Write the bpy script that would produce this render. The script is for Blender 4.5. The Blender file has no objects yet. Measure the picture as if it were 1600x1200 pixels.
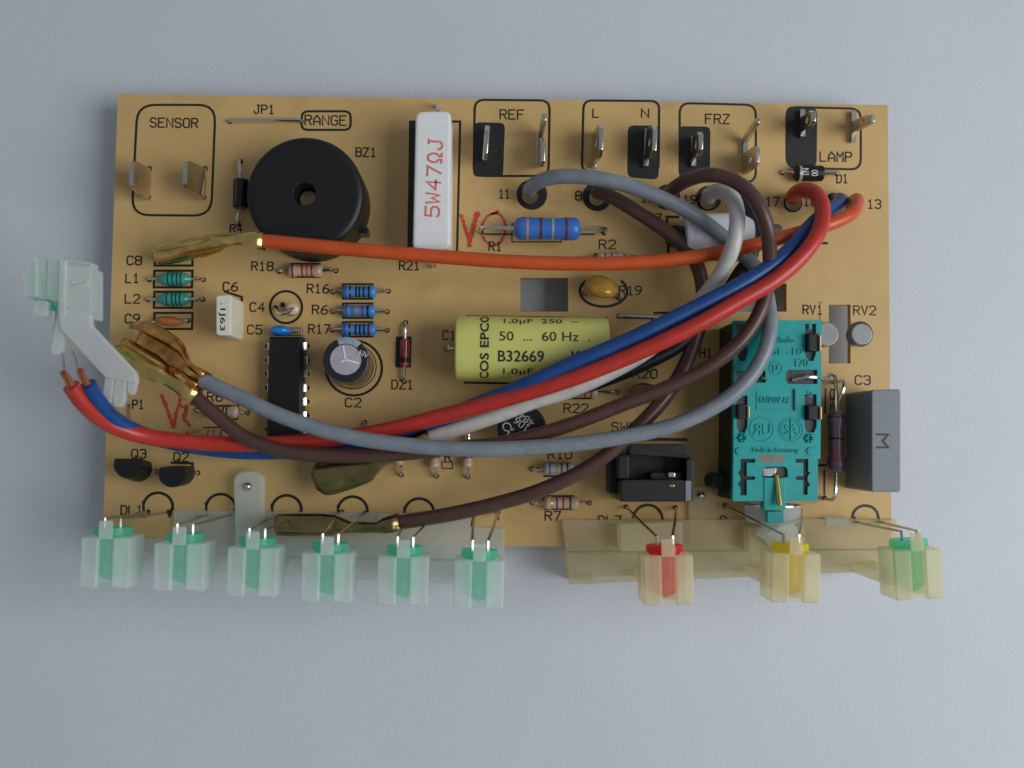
import bpy, bmesh, math, random
from mathutils import Vector, Matrix, Euler, noise
from mathutils.geometry import delaunay_2d_cdt, interpolate_bezier
random.seed(7)
S = bpy.context.scene
# ------------------------------------------------------------------ camera, light, exposure (1 unit = 1 cm)
ZB = 0.68                                   # height of the board's top face above the table
F = 1555.0                                  # focal length in photo pixels (photo 1600 x 1200)
CAM = Vector((-0.2487, -2.1651, 18.1675 + ZB))
EUL = Euler((0.0542, -0.0233, 0.0072), 'XYZ')
cd = bpy.data.cameras.new('camera'); cam = bpy.data.objects.new('camera', cd)
S.collection.objects.link(cam); S.camera = cam
cam.location = CAM; cam.rotation_euler = EUL
cd.sensor_width = 36; cd.lens = F / 1600 * 36; cd.clip_start = 0.5; cd.clip_end = 500
cd.dof.use_dof = True; cd.dof.focus_distance = 18.1; cd.dof.aperture_fstop = 0.2
W = bpy.data.worlds.new('World'); S.world = W; W.use_nodes = True
W.node_tree.nodes['Background'].inputs[0].default_value = (0.78, 0.87, 1.0, 1)
W.node_tree.nodes['Background'].inputs[1].default_value = 0.215
def area(name, loc, target, sx, sy, power, col):
    l = bpy.data.lights.new(name, 'AREA'); l.shape = 'RECTANGLE'; l.size = sx; l.size_y = sy
    l.energy = power; l.color = col
    o = bpy.data.objects.new(name, l); S.collection.objects.link(o)
    o.location = loc; o.rotation_euler = (Vector(target) - Vector(loc)).to_track_quat('-Z', 'Y').to_euler()
    return o
area('window_light', (46, -7, 40), (0, -1, 0), 38, 44, 23500, (0.95, 0.98, 1.0))
S.view_settings.view_transform = 'Standard'; S.view_settings.look = 'None'
S.view_settings.exposure = 0.25; S.view_settings.gamma = 1.0
S.cycles.use_denoising = True
S.cycles.max_bounces = 10; S.cycles.transparent_max_bounces = 24

# ------------------------------------------------------------------ measuring: photo pixel at height h over the board -> point
RM = EUL.to_matrix()
def P(px, py, h=0.0):
    d = RM @ Vector(((px - 800) / F, (600 - py) / F, -1.0))
    t = (ZB + h - CAM.z) / d.z
    return CAM + d * t
def cmpp(px, py, h): return (P(px + 1, py, h) - P(px, py, h)).length
def P3(t): return P(t[0], t[1], t[2] if len(t) > 2 else 0)

# ------------------------------------------------------------------ materials
def mat(name, col, rough=0.5, metal=0.0, var=0.12, scale=8.0, bump=0.0, bscale=60.0, coat=0.0, trans=0.0, ior=1.45, alpha=1.0, sss=0.0, spec=0.5, bdist=0.02):
    m = bpy.data.materials.new(name); m.use_nodes = True
    nt = m.node_tree; n = nt.nodes; L = nt.links; b = n['Principled BSDF']
    tc = n.new('ShaderNodeTexCoord'); no = n.new('ShaderNodeTexNoise')
    no.inputs['Scale'].default_value = scale; no.inputs['Detail'].default_value = 5
    L.new(tc.outputs['Object'], no.inputs['Vector'])
    r = n.new('ShaderNodeMapRange'); r.inputs[1].default_value = .3; r.inputs[2].default_value = .7
    r.inputs[3].default_value = 1 - var; r.inputs[4].default_value = 1 + var
    L.new(no.outputs[0], r.inputs[0])
    mx = n.new('ShaderNodeVectorMath'); mx.operation = 'SCALE'; mx.inputs[0].default_value = col[:3]
    L.new(r.outputs[0], mx.inputs['Scale']); L.new(mx.outputs[0], b.inputs['Base Color'])
    b.inputs['Roughness'].default_value = rough; b.inputs['Metallic'].default_value = metal
    b.inputs['Coat Weight'].default_value = coat; b.inputs['Coat Roughness'].default_value = .15
    b.inputs['Transmission Weight'].default_value = trans; b.inputs['IOR'].default_value = ior
    b.inputs['Alpha'].default_value = alpha; b.inputs['Specular IOR Level'].default_value = spec
    if sss:
        b.inputs['Subsurface Weight'].default_value = sss; b.inputs['Subsurface Radius'].default_value = (.3, .3, .25)
        b.inputs['Subsurface Scale'].default_value = .5
    if bump:
        n2 = n.new('ShaderNodeTexNoise'); n2.inputs['Scale'].default_value = bscale; n2.inputs['Detail'].default_value = 3
        L.new(tc.outputs['Object'], n2.inputs['Vector'])
        bp = n.new('ShaderNodeBump'); bp.inputs['Strength'].default_value = bump; bp.inputs['Distance'].default_value = bdist
        L.new(n2.outputs[0], bp.inputs['Height']); L.new(bp.outputs[0], b.inputs['Normal'])
    return m
M = {}
M['table'] = mat('table_laminate', (.595, .618, .652), .55, var=.02, scale=.4, bump=.45, bscale=15, bdist=.013)
M['board'] = mat('phenolic_board', (.61, .395, .150), .45, var=.06, scale=.9, bump=.10, bscale=22)
M['ink'] = mat('black_ink', (.018, .016, .013), .45, var=.3, scale=10)
M['inkblock'] = mat('black_solder_ink', (.016, .016, .016), .5, var=.6, scale=25, bump=.3, bscale=40)
M['crayon'] = mat('red_crayon', (.55, .07, .04), .8, var=.35, scale=40)
M['tin'] = mat('tinned_wire', (.68, .66, .62), .2, 1.0, var=.15, scale=20)
M['steel'] = mat('tin_plated_tab', (.60, .56, .50), .24, 1.0, var=.15, scale=5, bump=.04, bscale=12)
M['zinc'] = mat('zinc_screw', (.6, .6, .6), .25, 1.0)
M['brass'] = mat('dull_brass', (.70, .49, .16), .23, 1.0, var=.25, scale=3, bump=.04, bscale=8)
M['darkbrass'] = mat('tarnished_brass', (.29, .215, .095), .24, 1.0, var=.25, scale=3, bump=.04, bscale=8)
M['copper'] = mat('copper_strand', (.62, .26, .13), .35, 1.0)
M['copperplate'] = mat('orange_tarnished_brass', (.72, .36, .11), .24, 1.0, var=.4, scale=5, bump=.08, bscale=8)
M['blackp'] = mat('black_plastic', (.0065, .007, .0075), .45, var=.2, scale=20, bump=.08, bscale=70)
M['blackg'] = mat('black_gloss_plastic', (.010, .010, .011), .25, var=.2)
M['greyblack'] = mat('grey_black_plastic', (.010, .011, .012), .40, var=.2, bump=.05)
M['ceramic'] = mat('white_ceramic', (.80, .79, .77), .45, var=.04, scale=6, bump=.08, bscale=50)
M['redink'] = mat('red_ink', (.72, .17, .12), .6, var=.25, scale=30)
M['rustink'] = mat('orange_red_ink', (.52, .10, .035), .6, var=.2, scale=40)
M['blueres'] = mat('blue_lacquer', (.045, .16, .52), .32, var=.08)
M['skyres'] = mat('light_blue_lacquer', (.06, .24, .56), .28, var=.1, coat=.3)
M['tealres'] = mat('teal_lacquer', (.03, .32, .27), .25, var=.1, coat=.4)
M['beige'] = mat('beige_lacquer', (.56, .40, .28), .3, var=.12, coat=.3)
M['purple'] = mat('purple_grey_lacquer', (.15, .10, .13), .28, var=.25, coat=.4)
M['paleblue'] = mat('pale_blue_lacquer', (.43, .42, .39), .3, var=.1)
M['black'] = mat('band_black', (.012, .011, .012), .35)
M['bred'] = mat('band_red', (.48, .02, .018), .35)
M['borange'] = mat('band_orange', (.62, .10, .02), .35)
M['bbrown'] = mat('band_brown', (.14, .03, .02), .35)
M['bsilver'] = mat('band_silver', (.55, .55, .55), .3, .6)
M['bcopper'] = mat('band_copper', (.52, .24, .15), .35)
M['bgold'] = mat('band_gold', (.5, .33, .08), .3, .4)
M['bpurple'] = mat('band_violet', (.16, .04, .16), .35)
M['bgreen'] = mat('band_green', (.06, .22, .08), .35)
M['bblue'] = mat('band_blue', (.02, .12, .5), .35)
M['ochre'] = mat('ochre_epoxy', (.47, .24, .03), .22, var=.25, scale=6, coat=.6)
M['brownc'] = mat('orange_brown_ceramic', (.45, .14, .05), .35, var=.25)
M['yellow'] = mat('translucent_yellow_film', (.61, .60, .16), .26, var=.05, scale=3, coat=.25, sss=.3)
M['resin'] = mat('yellow_end_resin', (.42, .36, .08), .4, var=.15)
M['ivory'] = mat('ivory_box', (.74, .72, .60), .4, var=.05)
M['bluedrop'] = mat('bright_blue_epoxy', (.012, .22, .72), .2, coat=.6)
M['tape'] = mat('lead_tan', (.42, .30, .17), .4, .6)
M['can'] = mat('aluminium_top', (.66, .58, .60), .32, .6, var=.1)
M['canvent'] = mat('scored_vent', (.85, .85, .85), .4, .3)
M['sleeve'] = mat('capacitor_sleeve', (.012, .013, .016), .2, coat=.4)
M['sleevegrey'] = mat('sleeve_stripe', (.30, .38, .44), .35)
M['white'] = mat('white_print', (.75, .75, .75), .5)
M['redglass'] = mat('red_glass', (.30, .02, .012), .1, coat=1, var=.4, scale=10)
M['teal'] = mat('teal_plastic', (.005, .33, .31), .42, var=.05, scale=3, bump=.06, bscale=60)
M['tealdark'] = mat('shaded_green_plastic', (.006, .022, .02), .5)  # relay body: shade of the unlit side put into its black-green colour
M['slot'] = mat('dark_grey_contact', (.06, .062, .068), .5, .2, var=.4, scale=14)
M['greycap'] = mat('grey_box_plastic', (.20, .225, .24), .45, var=.05, bump=.06)
M['greylens'] = mat('grey_metal_disc', (.27, .27, .27), .45, .3, var=.08)
M['pvc'] = mat('white_pvc_sleeve', (.76, .75, .78), .5, var=.03)
def wiremat(n, c, r=.32): return mat(n, c, r, var=.1, scale=3, bump=.12, bscale=10)
M['w_orange'] = wiremat('orange_insulation', (.58, .082, .014)); M['w_red'] = wiremat('red_insulation', (.50, .034, .022))
M['w_blue'] = wiremat('blue_insulation', (.008, .058, .225), .36); M['w_grey'] = wiremat('grey_insulation', (.20, .222, .25))
M['w_white'] = wiremat('white_insulation', (.56, .53, .50)); M['w_brown'] = wiremat('brown_insulation', (.085, .040, .030), .33)
def flecks(m, col):
    n = m.node_tree.nodes; L = m.node_tree.links; b = n['Principled BSDF']; src = b.inputs['Base Color'].links[0].from_socket
    no = n.new('ShaderNodeTexNoise'); no.inputs['Scale'].default_value = 9; no.inputs['Detail'].default_value = 6; no.inputs['Roughness'].default_value = .75
    tc = n.new('ShaderNodeTexCoord'); L.new(tc.outputs['Object'], no.inputs['Vector'])
    r = n.new('ShaderNodeMapRange'); r.inputs[1].default_value = .66; r.inputs[2].default_value = .72; L.new(no.outputs[0], r.inputs[0])
    mx = n.new('ShaderNodeMix'); mx.data_type = 'RGBA'; L.new(r.outputs[0], mx.inputs[0]); L.new(src, mx.inputs[6]); mx.inputs[7].default_value = (*col, 1)
    L.new(mx.outputs[2], b.inputs['Base Color'])
flecks(M['w_brown'], (.34, .24, .20))
def blotch(m, col, scale, lo, hi, k):
    n = m.node_tree.nodes; L = m.node_tree.links; b = n['Principled BSDF']; src = b.inputs['Base Color'].links[0].from_socket
    no = n.new('ShaderNodeTexNoise'); no.inputs['Scale'].default_value = scale; no.inputs['Detail'].default_value = 8; no.inputs['Roughness'].default_value = .65
    tc = n.new('ShaderNodeTexCoord'); L.new(tc.outputs['Object'], no.inputs['Vector'])
    r = n.new('ShaderNodeMapRange'); r.inputs[1].default_value = lo; r.inputs[2].default_value = hi; r.inputs[4].default_value = k; L.new(no.outputs[0], r.inputs[0])
    mx = n.new('ShaderNodeMix'); mx.data_type = 'RGBA'; L.new(r.outputs[0], mx.inputs[0]); L.new(src, mx.inputs[6]); mx.inputs[7].default_value = (*col, 1)
    L.new(mx.outputs[2], b.inputs['Base Color'])
blotch(M['board'], (.30, .18, .06), 1.1, .52, .75, .35); blotch(M['board'], (.62, .50, .30), 2.3, .6, .75, .35); blotch(M['board'], (.16, .10, .05), 14, .70, .76, .5)
blotch(M['inkblock'], (.20, .19, .17), 11, .60, .74, .45)
blotch(M['table'], (.44, .45, .49), 11, .55, .75, .35); blotch(M['table'], (.30, .30, .32), 3.3, .735, .76, .45)
blotch(M['teal'], (.03, .40, .37), 6, .5, .7, .5); blotch(M['greycap'], (.30, .31, .32), 12, .66, .74, .5)
for k_, c_ in (('w_red', (.36, .03, .028)), ('w_blue', (.03, .09, .20)), ('w_orange', (.42, .09, .03)), ('w_grey', (.30, .31, .33)), ('w_white', (.44, .40, .36))):
    blotch(M[k_], c_, 4, .5, .75, .6)
M['w_black'] = wiremat('black_blue_insulation', (.010, .011, .018), .4)
def milky(name, col, opac, rough=.45, tint=(.9, .95, .93)):
    m = bpy.data.materials.new(name); m.use_nodes = True
    nt = m.node_tree; n = nt.nodes; L = nt.links; b = n['Principled BSDF']; out = n['Material Output']
    b.inputs['Base Color'].default_value = (*col, 1); b.inputs['Roughness'].default_value = rough
    tl = n.new('ShaderNodeBsdfTranslucent'); tl.inputs[0].default_value = (*col, 1)
    m1 = n.new('ShaderNodeMixShader'); m1.inputs[0].default_value = .5
    L.new(b.outputs[0], m1.inputs[1]); L.new(tl.outputs[0], m1.inputs[2])
    tr = n.new('ShaderNodeBsdfTransparent'); tr.inputs[0].default_value = (*tint, 1)
    m2 = n.new('ShaderNodeMixShader')
    tc = n.new('ShaderNodeTexCoord'); no = n.new('ShaderNodeTexNoise'); no.inputs['Scale'].default_value = 5
    L.new(tc.outputs['Object'], no.inputs['Vector'])
    r = n.new('ShaderNodeMapRange'); r.inputs[3].default_value = opac - .08; r.inputs[4].default_value = opac + .08
    L.new(no.outputs[0], r.inputs[0]); L.new(r.outputs[0], m2.inputs[0])
    L.new(tr.outputs[0], m2.inputs[1]); L.new(m1.outputs[0], m2.inputs[2]); L.new(m2.outputs[0], out.inputs[0])
    return m
M['milk'] = milky('milky_polypropylene', (.93, .965, .94), .50)
M['slotclear'] = milky('clear_slot_plastic', (.76, .92, .86), .26)
M['milkclear'] = milky('clear_polypropylene', (.90, .90, .85), .48)
M['milkwhite'] = milky('white_polypropylene', (.90, .91, .92), .62)
M['amber'] = milky('yellowed_polypropylene', (.84, .78, .56), .55, tint=(.97, .93, .80))
M['ambercube'] = milky('yellowed_clear_cube', (.90, .84, .60), .52, tint=(.99, .96, .85))
M['slotamber'] = milky('clear_amber_slot', (.90, .82, .62), .18, tint=(1, .97, .9))
M['ledgreen'] = milky('green_led_resin', (.20, .80, .56), .50, .15, (.55, .97, .8))
M['ledred'] = milky('red_led_resin', (.90, .05, .05), .72, .15, (1, .35, .35))
M['ledyellow'] = milky('yellow_led_resin', (.92, .80, .04), .75, .15, (1, .95, .4))

# ------------------------------------------------------------------ object helpers
WL = {}
def empty(name, loc, parent=None):
    o = bpy.data.objects.new(name, None); S.collection.objects.link(o)
    WL[o] = Vector(loc); o.empty_display_size = .3
    if parent: o.parent = parent; o.location = WL[o] - WL[parent]
    else: o.location = loc
    return o
def tag(o, label=None, cat=None, group=None, kind=None):
    if label: o['label'] = label
    if cat: o['category'] = cat
    if group: o['group'] = group
    if kind: o['kind'] = kind
    return o
def link(name, mb, m, parent=None, label=None, angle=40, weight=True):
    vs = [Vector(v) for v in mb.v]
    lo = [min(v[i] for v in vs) for i in range(3)]; hi = [max(v[i] for v in vs) for i in range(3)]
    org = Vector(((lo[0] + hi[0]) / 2, (lo[1] + hi[1]) / 2, lo[2]))
    me = bpy.data.meshes.new(name)
    me.from_pydata([v - org for v in vs], [], mb.f)
    bm = bmesh.new(); bm.from_mesh(me)
    if mb.fix: bmesh.ops.recalc_face_normals(bm, faces=bm.faces)
    bm.to_mesh(me); bm.free()
    me.shade_smooth(); me.set_sharp_from_angle(angle=math.radians(angle))
    me.materials.append(M[m] if isinstance(m, str) else m)
    o = bpy.data.objects.new(name, me); S.collection.objects.link(o)
    WL[o] = org
    if parent: o.parent = parent; o.location = org - WL[parent]
    else: o.location = org
    if weight:
        wn = o.modifiers.new('weighted_normal', 'WEIGHTED_NORMAL'); wn.keep_sharp = True; wn.weight = 80
    if label: o['label'] = label
    return o
def inset(poly, d):
    n = len(poly); out = []
    A = sum(poly[i][0] * poly[(i + 1) % n][1] - poly[(i + 1) % n][0] * poly[i][1] for i in range(n))
    sg = 1 if A > 0 else -1
    for i in range(n):
        p0 = Vector(poly[i - 1][:2]); p1 = Vector(poly[i][:2]); p2 = Vector(poly[(i + 1) % n][:2])
        a = (p1 - p0); b = (p2 - p1)
        a = a.normalized() if a.length > 1e-9 else Vector((1, 0)); b = b.normalized() if b.length > 1e-9 else a
        na = Vector((-a.y, a.x)) * sg; nb = Vector((-b.y, b.x)) * sg
        nn = na + nb
        if nn.length < 1e-6: nn = na
        nn.normalize(); c = max(.35, nn.dot(na))
        out.append(p1 + nn * (d / c))
    return out
def roundpoly(poly, r, seg=4):
    n = len(poly); out = []
    for i in range(n):
        p0, p1, p2 = Vector(poly[i - 1][:2]), Vector(poly[i][:2]), Vector(poly[(i + 1) % n][:2])
        rr = r[i] if isinstance(r, (list, tuple)) else r
        if rr <= 0: out.append(p1); continue
        a = (p0 - p1).normalized(); b = (p2 - p1).normalized()
        rr = min(rr, (p0 - p1).length * .49, (p2 - p1).length * .49)
        for k in range(seg + 1):
            t = k / seg
            out.append((p1 + a * rr) * (1 - t) ** 2 + p1 * 2 * t * (1 - t) + (p1 + b * rr) * t ** 2)
    return out
class MB:
    def __init__(s): s.v = []; s.f = []; s.fix = True
    def add(s, vs, fs):
        k = len(s.v); s.v += [tuple(v) for v in vs]; s.f += [tuple(i + k for i in f) for f in fs]; return s
    def rings(s, rings, close=True, cap0=True, cap1=True):
        n = len(rings[0]); vs = [v for r in rings for v in r]; fs = []
        for i in range(len(rings) - 1):
            for j in range(n if close else n - 1):
                a, b = i * n + j, i * n + (j + 1) % n
                fs.append((a, b, b + n, a + n))
        if cap0: fs.append(tuple(range(n - 1, -1, -1)))
        if cap1: fs.append(tuple(range((len(rings) - 1) * n, len(rings) * n)))
        return s.add(vs, fs)
    def ext(s, poly, z0, z1, ch=0.0, steps=2, bot=0.0):
        R = []
        if bot: R.append([(p[0], p[1], z0) for p in inset(poly, bot)]); R.append([(p[0], p[1], z0 + bot) for p in poly])
        else: R.append([(p[0], p[1], z0) for p in poly])
        if ch:
            for k in range(steps + 1):
                a = k / steps * math.pi / 2
                q = inset(poly, ch * (1 - math.cos(a))) if k else poly
                R.append([(p[0], p[1], z1 - ch + ch * math.sin(a)) for p in q])
        else: R.append([(p[0], p[1], z1) for p in poly])
        return s.rings(R)
    def tube(s, pts, r, n=8, cap=True):
        pts = [Vector(p) for p in pts]; R = []
        t0 = (pts[1] - pts[0]).normalized(); up = Vector((0, 0, 1)) if abs(t0.z) < .9 else Vector((1, 0, 0))
        x = t0.cross(up).normalized()
        for i, p in enumerate(pts):
            if i == 0: t = t0
            elif i == len(pts) - 1: t = (p - pts[i - 1]).normalized()
            else: t = ((pts[i + 1] - p).normalized() + (p - pts[i - 1]).normalized()).normalized()
            x = (x - t * x.dot(t)).normalized(); y = t.cross(x)
            rr = r[i] if isinstance(r, (list, tuple)) else r
            R.append([p + (x * math.cos(a) + y * math.sin(a)) * rr for a in (2 * math.pi * k / n for k in range(n))])
        return s.rings(R, cap0=cap, cap1=cap)
    def lathe(s, a, b, prof, n=18, cap=True):
        a, b = Vector(a), Vector(b)
        t = (b - a).normalized(); up = Vector((0, 0, 1)) if abs(t.z) < .9 else Vector((1, 0, 0))
        x = t.cross(up).normalized(); y = t.cross(x)
        R = [[a.lerp(b, q[0]) + (x * math.cos(g) + y * math.sin(g)) * q[1] for g in (2 * math.pi * k / n for k in range(n))] for q in prof]
        return s.rings(R, cap0=cap, cap1=cap)
    def disc(s, c, r, z0, z1, n=24, ch=0.0, steps=2):
        return s.ext([(c[0] + r * math.cos(2 * math.pi * k / n), c[1] + r * math.sin(2 * math.pi * k / n)) for k in range(n)], z0, z1, ch, steps)
    def blade(s, pts, th):                       # flat plate from a 3D outline, given thickness
        pts = [Vector(p) for p in pts]; nrm = Vector((0, 0, 0))
        for i in range(len(pts)): nrm += (pts[i] - pts[0]).cross(pts[(i + 1) % len(pts)] - pts[0])
        nrm.normalize()
        return s.rings([[p - nrm * th / 2 for p in pts], [p + nrm * th / 2 for p in pts]])
    def holed(s, outer, holes, z0, z1):          # plate with openings
        loops = [outer] + holes; vs = []; es = []
        for lp in loops:
            k = len(vs); vs += [Vector(p[:2]) for p in lp]; es += [(k + i, k + (i + 1) % len(lp)) for i in range(len(lp))]
        ov, oe, of, _, _, _ = delaunay_2d_cdt(vs, es, [], 1, 1e-5)
        def inside(c, lp):
            r = False
            for i in range(len(lp)):
                a, b = lp[i], lp[i - 1]
                if (a[1] > c[1]) != (b[1] > c[1]) and c[0] < (b[0] - a[0]) * (c[1] - a[1]) / (b[1] - a[1]) + a[0]: r = not r
            return r
        keep = []
        for f in of:
            c = sum((Vector(ov[i]) for i in f), Vector((0, 0))) / len(f)
            if inside(c, outer) and not any(inside(c, h) for h in holes): keep.append(tuple(f))
        n = len(ov); s.fix = False
        k = len(s.v)
        s.v += [(p[0], p[1], z1) for p in ov] + [(p[0], p[1], z0) for p in ov]
        cnt = {}
        for f in keep:
            A = sum(ov[f[i]][0] * ov[f[(i + 1) % len(f)]][1] - ov[f[(i + 1) % len(f)]][0] * ov[f[i]][1] for i in range(len(f)))
            if A < 0: f = f[::-1]
            s.f.append(tuple(i + k for i in f)); s.f.append(tuple(i + k + n for i in f[::-1]))
            for i in range(len(f)):
                cnt[(f[i], f[(i + 1) % len(f)])] = 1
        for (a, b) in cnt:
            if (b, a) not in cnt: s.f.append((b + k, a + k, a + k + n, b + k + n))
        return s
def px(poly, h): return [P(p[0], p[1], h).xy for p in poly]
def rect(x0, y0, x1, y1): return [(x0, y0), (x1, y0), (x1, y1), (x0, y1)]
def smooth(pts, per=8):
    pts = [Vector(p) for p in pts]; out = []
    q = [pts[0] * 2 - pts[1]] + pts + [pts[-1] * 2 - pts[-2]]
    for i in range(1, len(q) - 2):
        p0, p1, p2, p3 = q[i - 1:i + 3]
        d0, d1, d2 = (max((a - b).length, 1e-4) ** .5 for a, b in ((p0, p1), (p1, p2), (p2, p3)))
        m1 = (p1 - p0) / d0 - (p2 - p0) / (d0 + d1) + (p2 - p1) / d1
        m2 = (p2 - p1) / d1 - (p3 - p1) / (d1 + d2) + (p3 - p2) / d2
        m1 *= d1; m2 *= d1
        for k in range(per):
            t = k / per
            out.append(p1 * (2*t**3 - 3*t*t + 1) + m1 * (t**3 - 2*t*t + t) + p2 * (-2*t**3 + 3*t*t) + m2 * (t**3 - t*t))
    out.append(pts[-1]); return out

# ------------------------------------------------------------------ table
mb = MB(); mb.v = [(-90, -90, 0), (90, -90, 0), (90, 90, 0), (-90, 90, 0)]; mb.f = [(0, 1, 2, 3)]
tag(link('table_surface', mb, 'table'), 'pale grey smooth table top under the circuit board', kind='structure')

# ------------------------------------------------------------------ circuit board: one thing, its components are parts
PCB = tag(empty('circuit_board', (0, 0, ZB - .16)), 'tan circuit board crowded with electronic components and loose coloured wires', 'circuit board')
HOLES = []                                       # openings through the board, cut at the end
def hole(x, y, r=.05, n=10):
    c = P(x, y).xy
    for q, rr in HOLES:
        if (q - c).length < r + rr + .02: return
    HOLES.append((c, r))
CUT = [rect(813, 434, 888, 487), rect(1148, 443, 1229, 487), rect(1295, 476, 1329, 568)]
SUB = empty('substrate', (0, 0, ZB - .16), PCB)   # replaced below by the cut board; holds the print
PRINT = []                                        # (name, mesh, material) waiting for the substrate
zk = [0]
def zlay():
    zk[0] = (zk[0] + 1) % 9
    return ZB + .0025 + zk[0] * .00035
def ribbon(pts, w, closed=False, mbx=None, z=None, rag=0.0):
    """flat printed line of even width"""
    p = [Vector(q[:2]) for q in pts]
    if not closed and len(p) > 1:
        d = (p[0] - p[1]).normalized() * w * .35; p[0] = p[0] + d
        d = (p[-1] - p[-2]).normalized() * w * .35; p[-1] = p[-1] + d
    n = len(p); Lf = []; Rt = []
    for i in range(n):
        a = p[i] - p[i - 1] if (i or closed) else p[1] - p[0]
        b = p[(i + 1) % n] - p[i] if (i < n - 1 or closed) else p[-1] - p[-2]
        a = a.normalized(); b = b.normalized()
        nn = Vector((-a.y, a.x)) + Vector((-b.y, b.x))
        nn = nn.normalized() if nn.length > .05 else Vector((-a.y, a.x))
        k = max(.5, nn.dot(Vector((-a.y, a.x))))
        ww = w * (1 + random.uniform(-rag, rag))
        Lf.append(p[i] + nn * ww / 2 / k); Rt.append(p[i] - nn * ww / 2 / k)
    z = zlay() if z is None else z
    m = mbx or MB(); m.fix = False
    vs = [(q.x, q.y, z) for q in Lf] + [(q.x, q.y, z) for q in Rt]
    m.add(vs, [(i + n, (i + 1) % n + n, (i + 1) % n, i) for i in range(n if closed else n - 1)])
    return m
G = {'A': [[(0,0),(0,3.6),(2,6),(4,3.6),(4,0)],[(0,2),(4,2)]], 'B': [[(0,0),(0,6),(3,6),(4,5.2),(4,3.9),(3,3.2),(0,3.2)],[(3,3.2),(4,2.4),(4,.9),(3,0),(0,0)]],
 'C': [[(4,5),(3,6),(1,6),(0,5),(0,1),(1,0),(3,0),(4,1)]], 'D': [[(0,0),(0,6),(2.6,6),(4,4.6),(4,1.4),(2.6,0),(0,0)]],
 'E': [[(4,6),(0,6),(0,0),(4,0)],[(0,3.2),(3,3.2)]], 'F': [[(4,6),(0,6),(0,0)],[(0,3.2),(3,3.2)]],
 'G': [[(4,5),(3,6),(1,6),(0,5),(0,1),(1,0),(3,0),(4,1),(4,3),(2.4,3)]], 'H': [[(0,0),(0,6)],[(4,0),(4,6)],[(0,3),(4,3)]],
 'J': [[(2.2,6),(4,6)],[(3.2,6),(3.2,1),(2.3,0),(.9,0),(0,1),(0,1.8)]], 'L': [[(0,6),(0,0),(3.6,0)]], 'M': [[(0,0),(0,6),(2,3),(4,6),(4,0)]],
 'N': [[(0,0),(0,6),(4,0),(4,6)]], 'O': [[(1,0),(0,1),(0,5),(1,6),(3,6),(4,5),(4,1),(3,0),(1,0)]], 'P': [[(0,0),(0,6),(3,6),(4,5.1),(4,3.7),(3,2.9),(0,2.9)]],
 'Q': [[(1,0),(0,1),(0,5),(1,6),(3,6),(4,5),(4,1),(3,0),(1,0)],[(2.4,1.6),(4,-.4)]], 'R': [[(0,0),(0,6),(3,6),(4,5.1),(4,3.9),(3,3.1),(0,3.1)],[(2,3.1),(4,0)]],
 'S': [[(4,5),(3,6),(1,6),(0,5),(0,4),(1,3.2),(3,2.9),(4,2.1),(4,1),(3,0),(1,0),(0,1)]], 'V': [[(0,6),(2,0),(4,6)]], 'U': [[(0,6),(0,1),(1,0),(3,0),(4,1),(4,6)]],
 'W': [[(0,6),(.6,0),(2,3.5),(3.4,0),(4,6)]], 'X': [[(0,0),(4,6)],[(0,6),(4,0)]], 'Z': [[(0,6),(4,6),(0,0),(4,0)]],
 '0': [[(1,0),(0,1),(0,5),(1,6),(3,6),(4,5),(4,1),(3,0),(1,0)]], '1': [[(.8,4.8),(2,6),(2,0)],[(.8,0),(3.2,0)]],
 '2': [[(0,5),(1,6),(3,6),(4,5),(4,3.9),(0,0),(4,0)]], '3': [[(0,5.2),(1,6),(3,6),(4,5.1),(4,3.9),(3,3.2),(1.6,3.2)],[(3,3.2),(4,2.4),(4,.9),(3,0),(1,0),(0,.9)]],
 '4': [[(3,0),(3,6),(0,2),(4,2)]], '5': [[(4,6),(.4,6),(.2,3.4),(3,3.6),(4,2.7),(4,.9),(3,0),(1,0),(0,.8)]], '6': [[(3.6,6),(1.6,5.2),(.2,3),(0,1),(1,0),(3,0),(4,1),(4,2.4),(3,3.2),(1,3.2),(.2,2.6)]],
 '7': [[(0,6),(4,6),(1.2,0)]], '8': [[(1,3.2),(0,4),(0,5.2),(1,6),(3,6),(4,5.2),(4,4),(3,3.2),(1,3.2),(0,2.4),(0,.9),(1,0),(3,0),(4,.9),(4,2.4),(3,3.2)]],
 '9': [[(.4,0),(2.4,.8),(3.8,3),(4,5),(3,6),(1,6),(0,5),(0,3.6),(1,2.8),(3,2.8),(3.8,3.4)]],
 'Ω': [[(0,0),(1.3,0),(1.3,1),(.2,2.4),(.2,4.4),(1.2,6),(2.8,6),(3.8,4.4),(3.8,2.4),(2.7,1),(2.7,0),(4,0)]], '℧': [[(0,6),(1.3,6),(1.3,5),(.2,3.6),(.2,1.6),(1.2,0),(2.8,0),(3.8,1.6),(3.8,3.6),(2.7,5),(2.7,6),(4,6)]],
 '.': [[(1.7,0),(2.2,0),(2.2,.5),(1.7,.5),(1.7,0)]], '-': [[(.6,3),(3.4,3)]], ' ': []}
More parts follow.
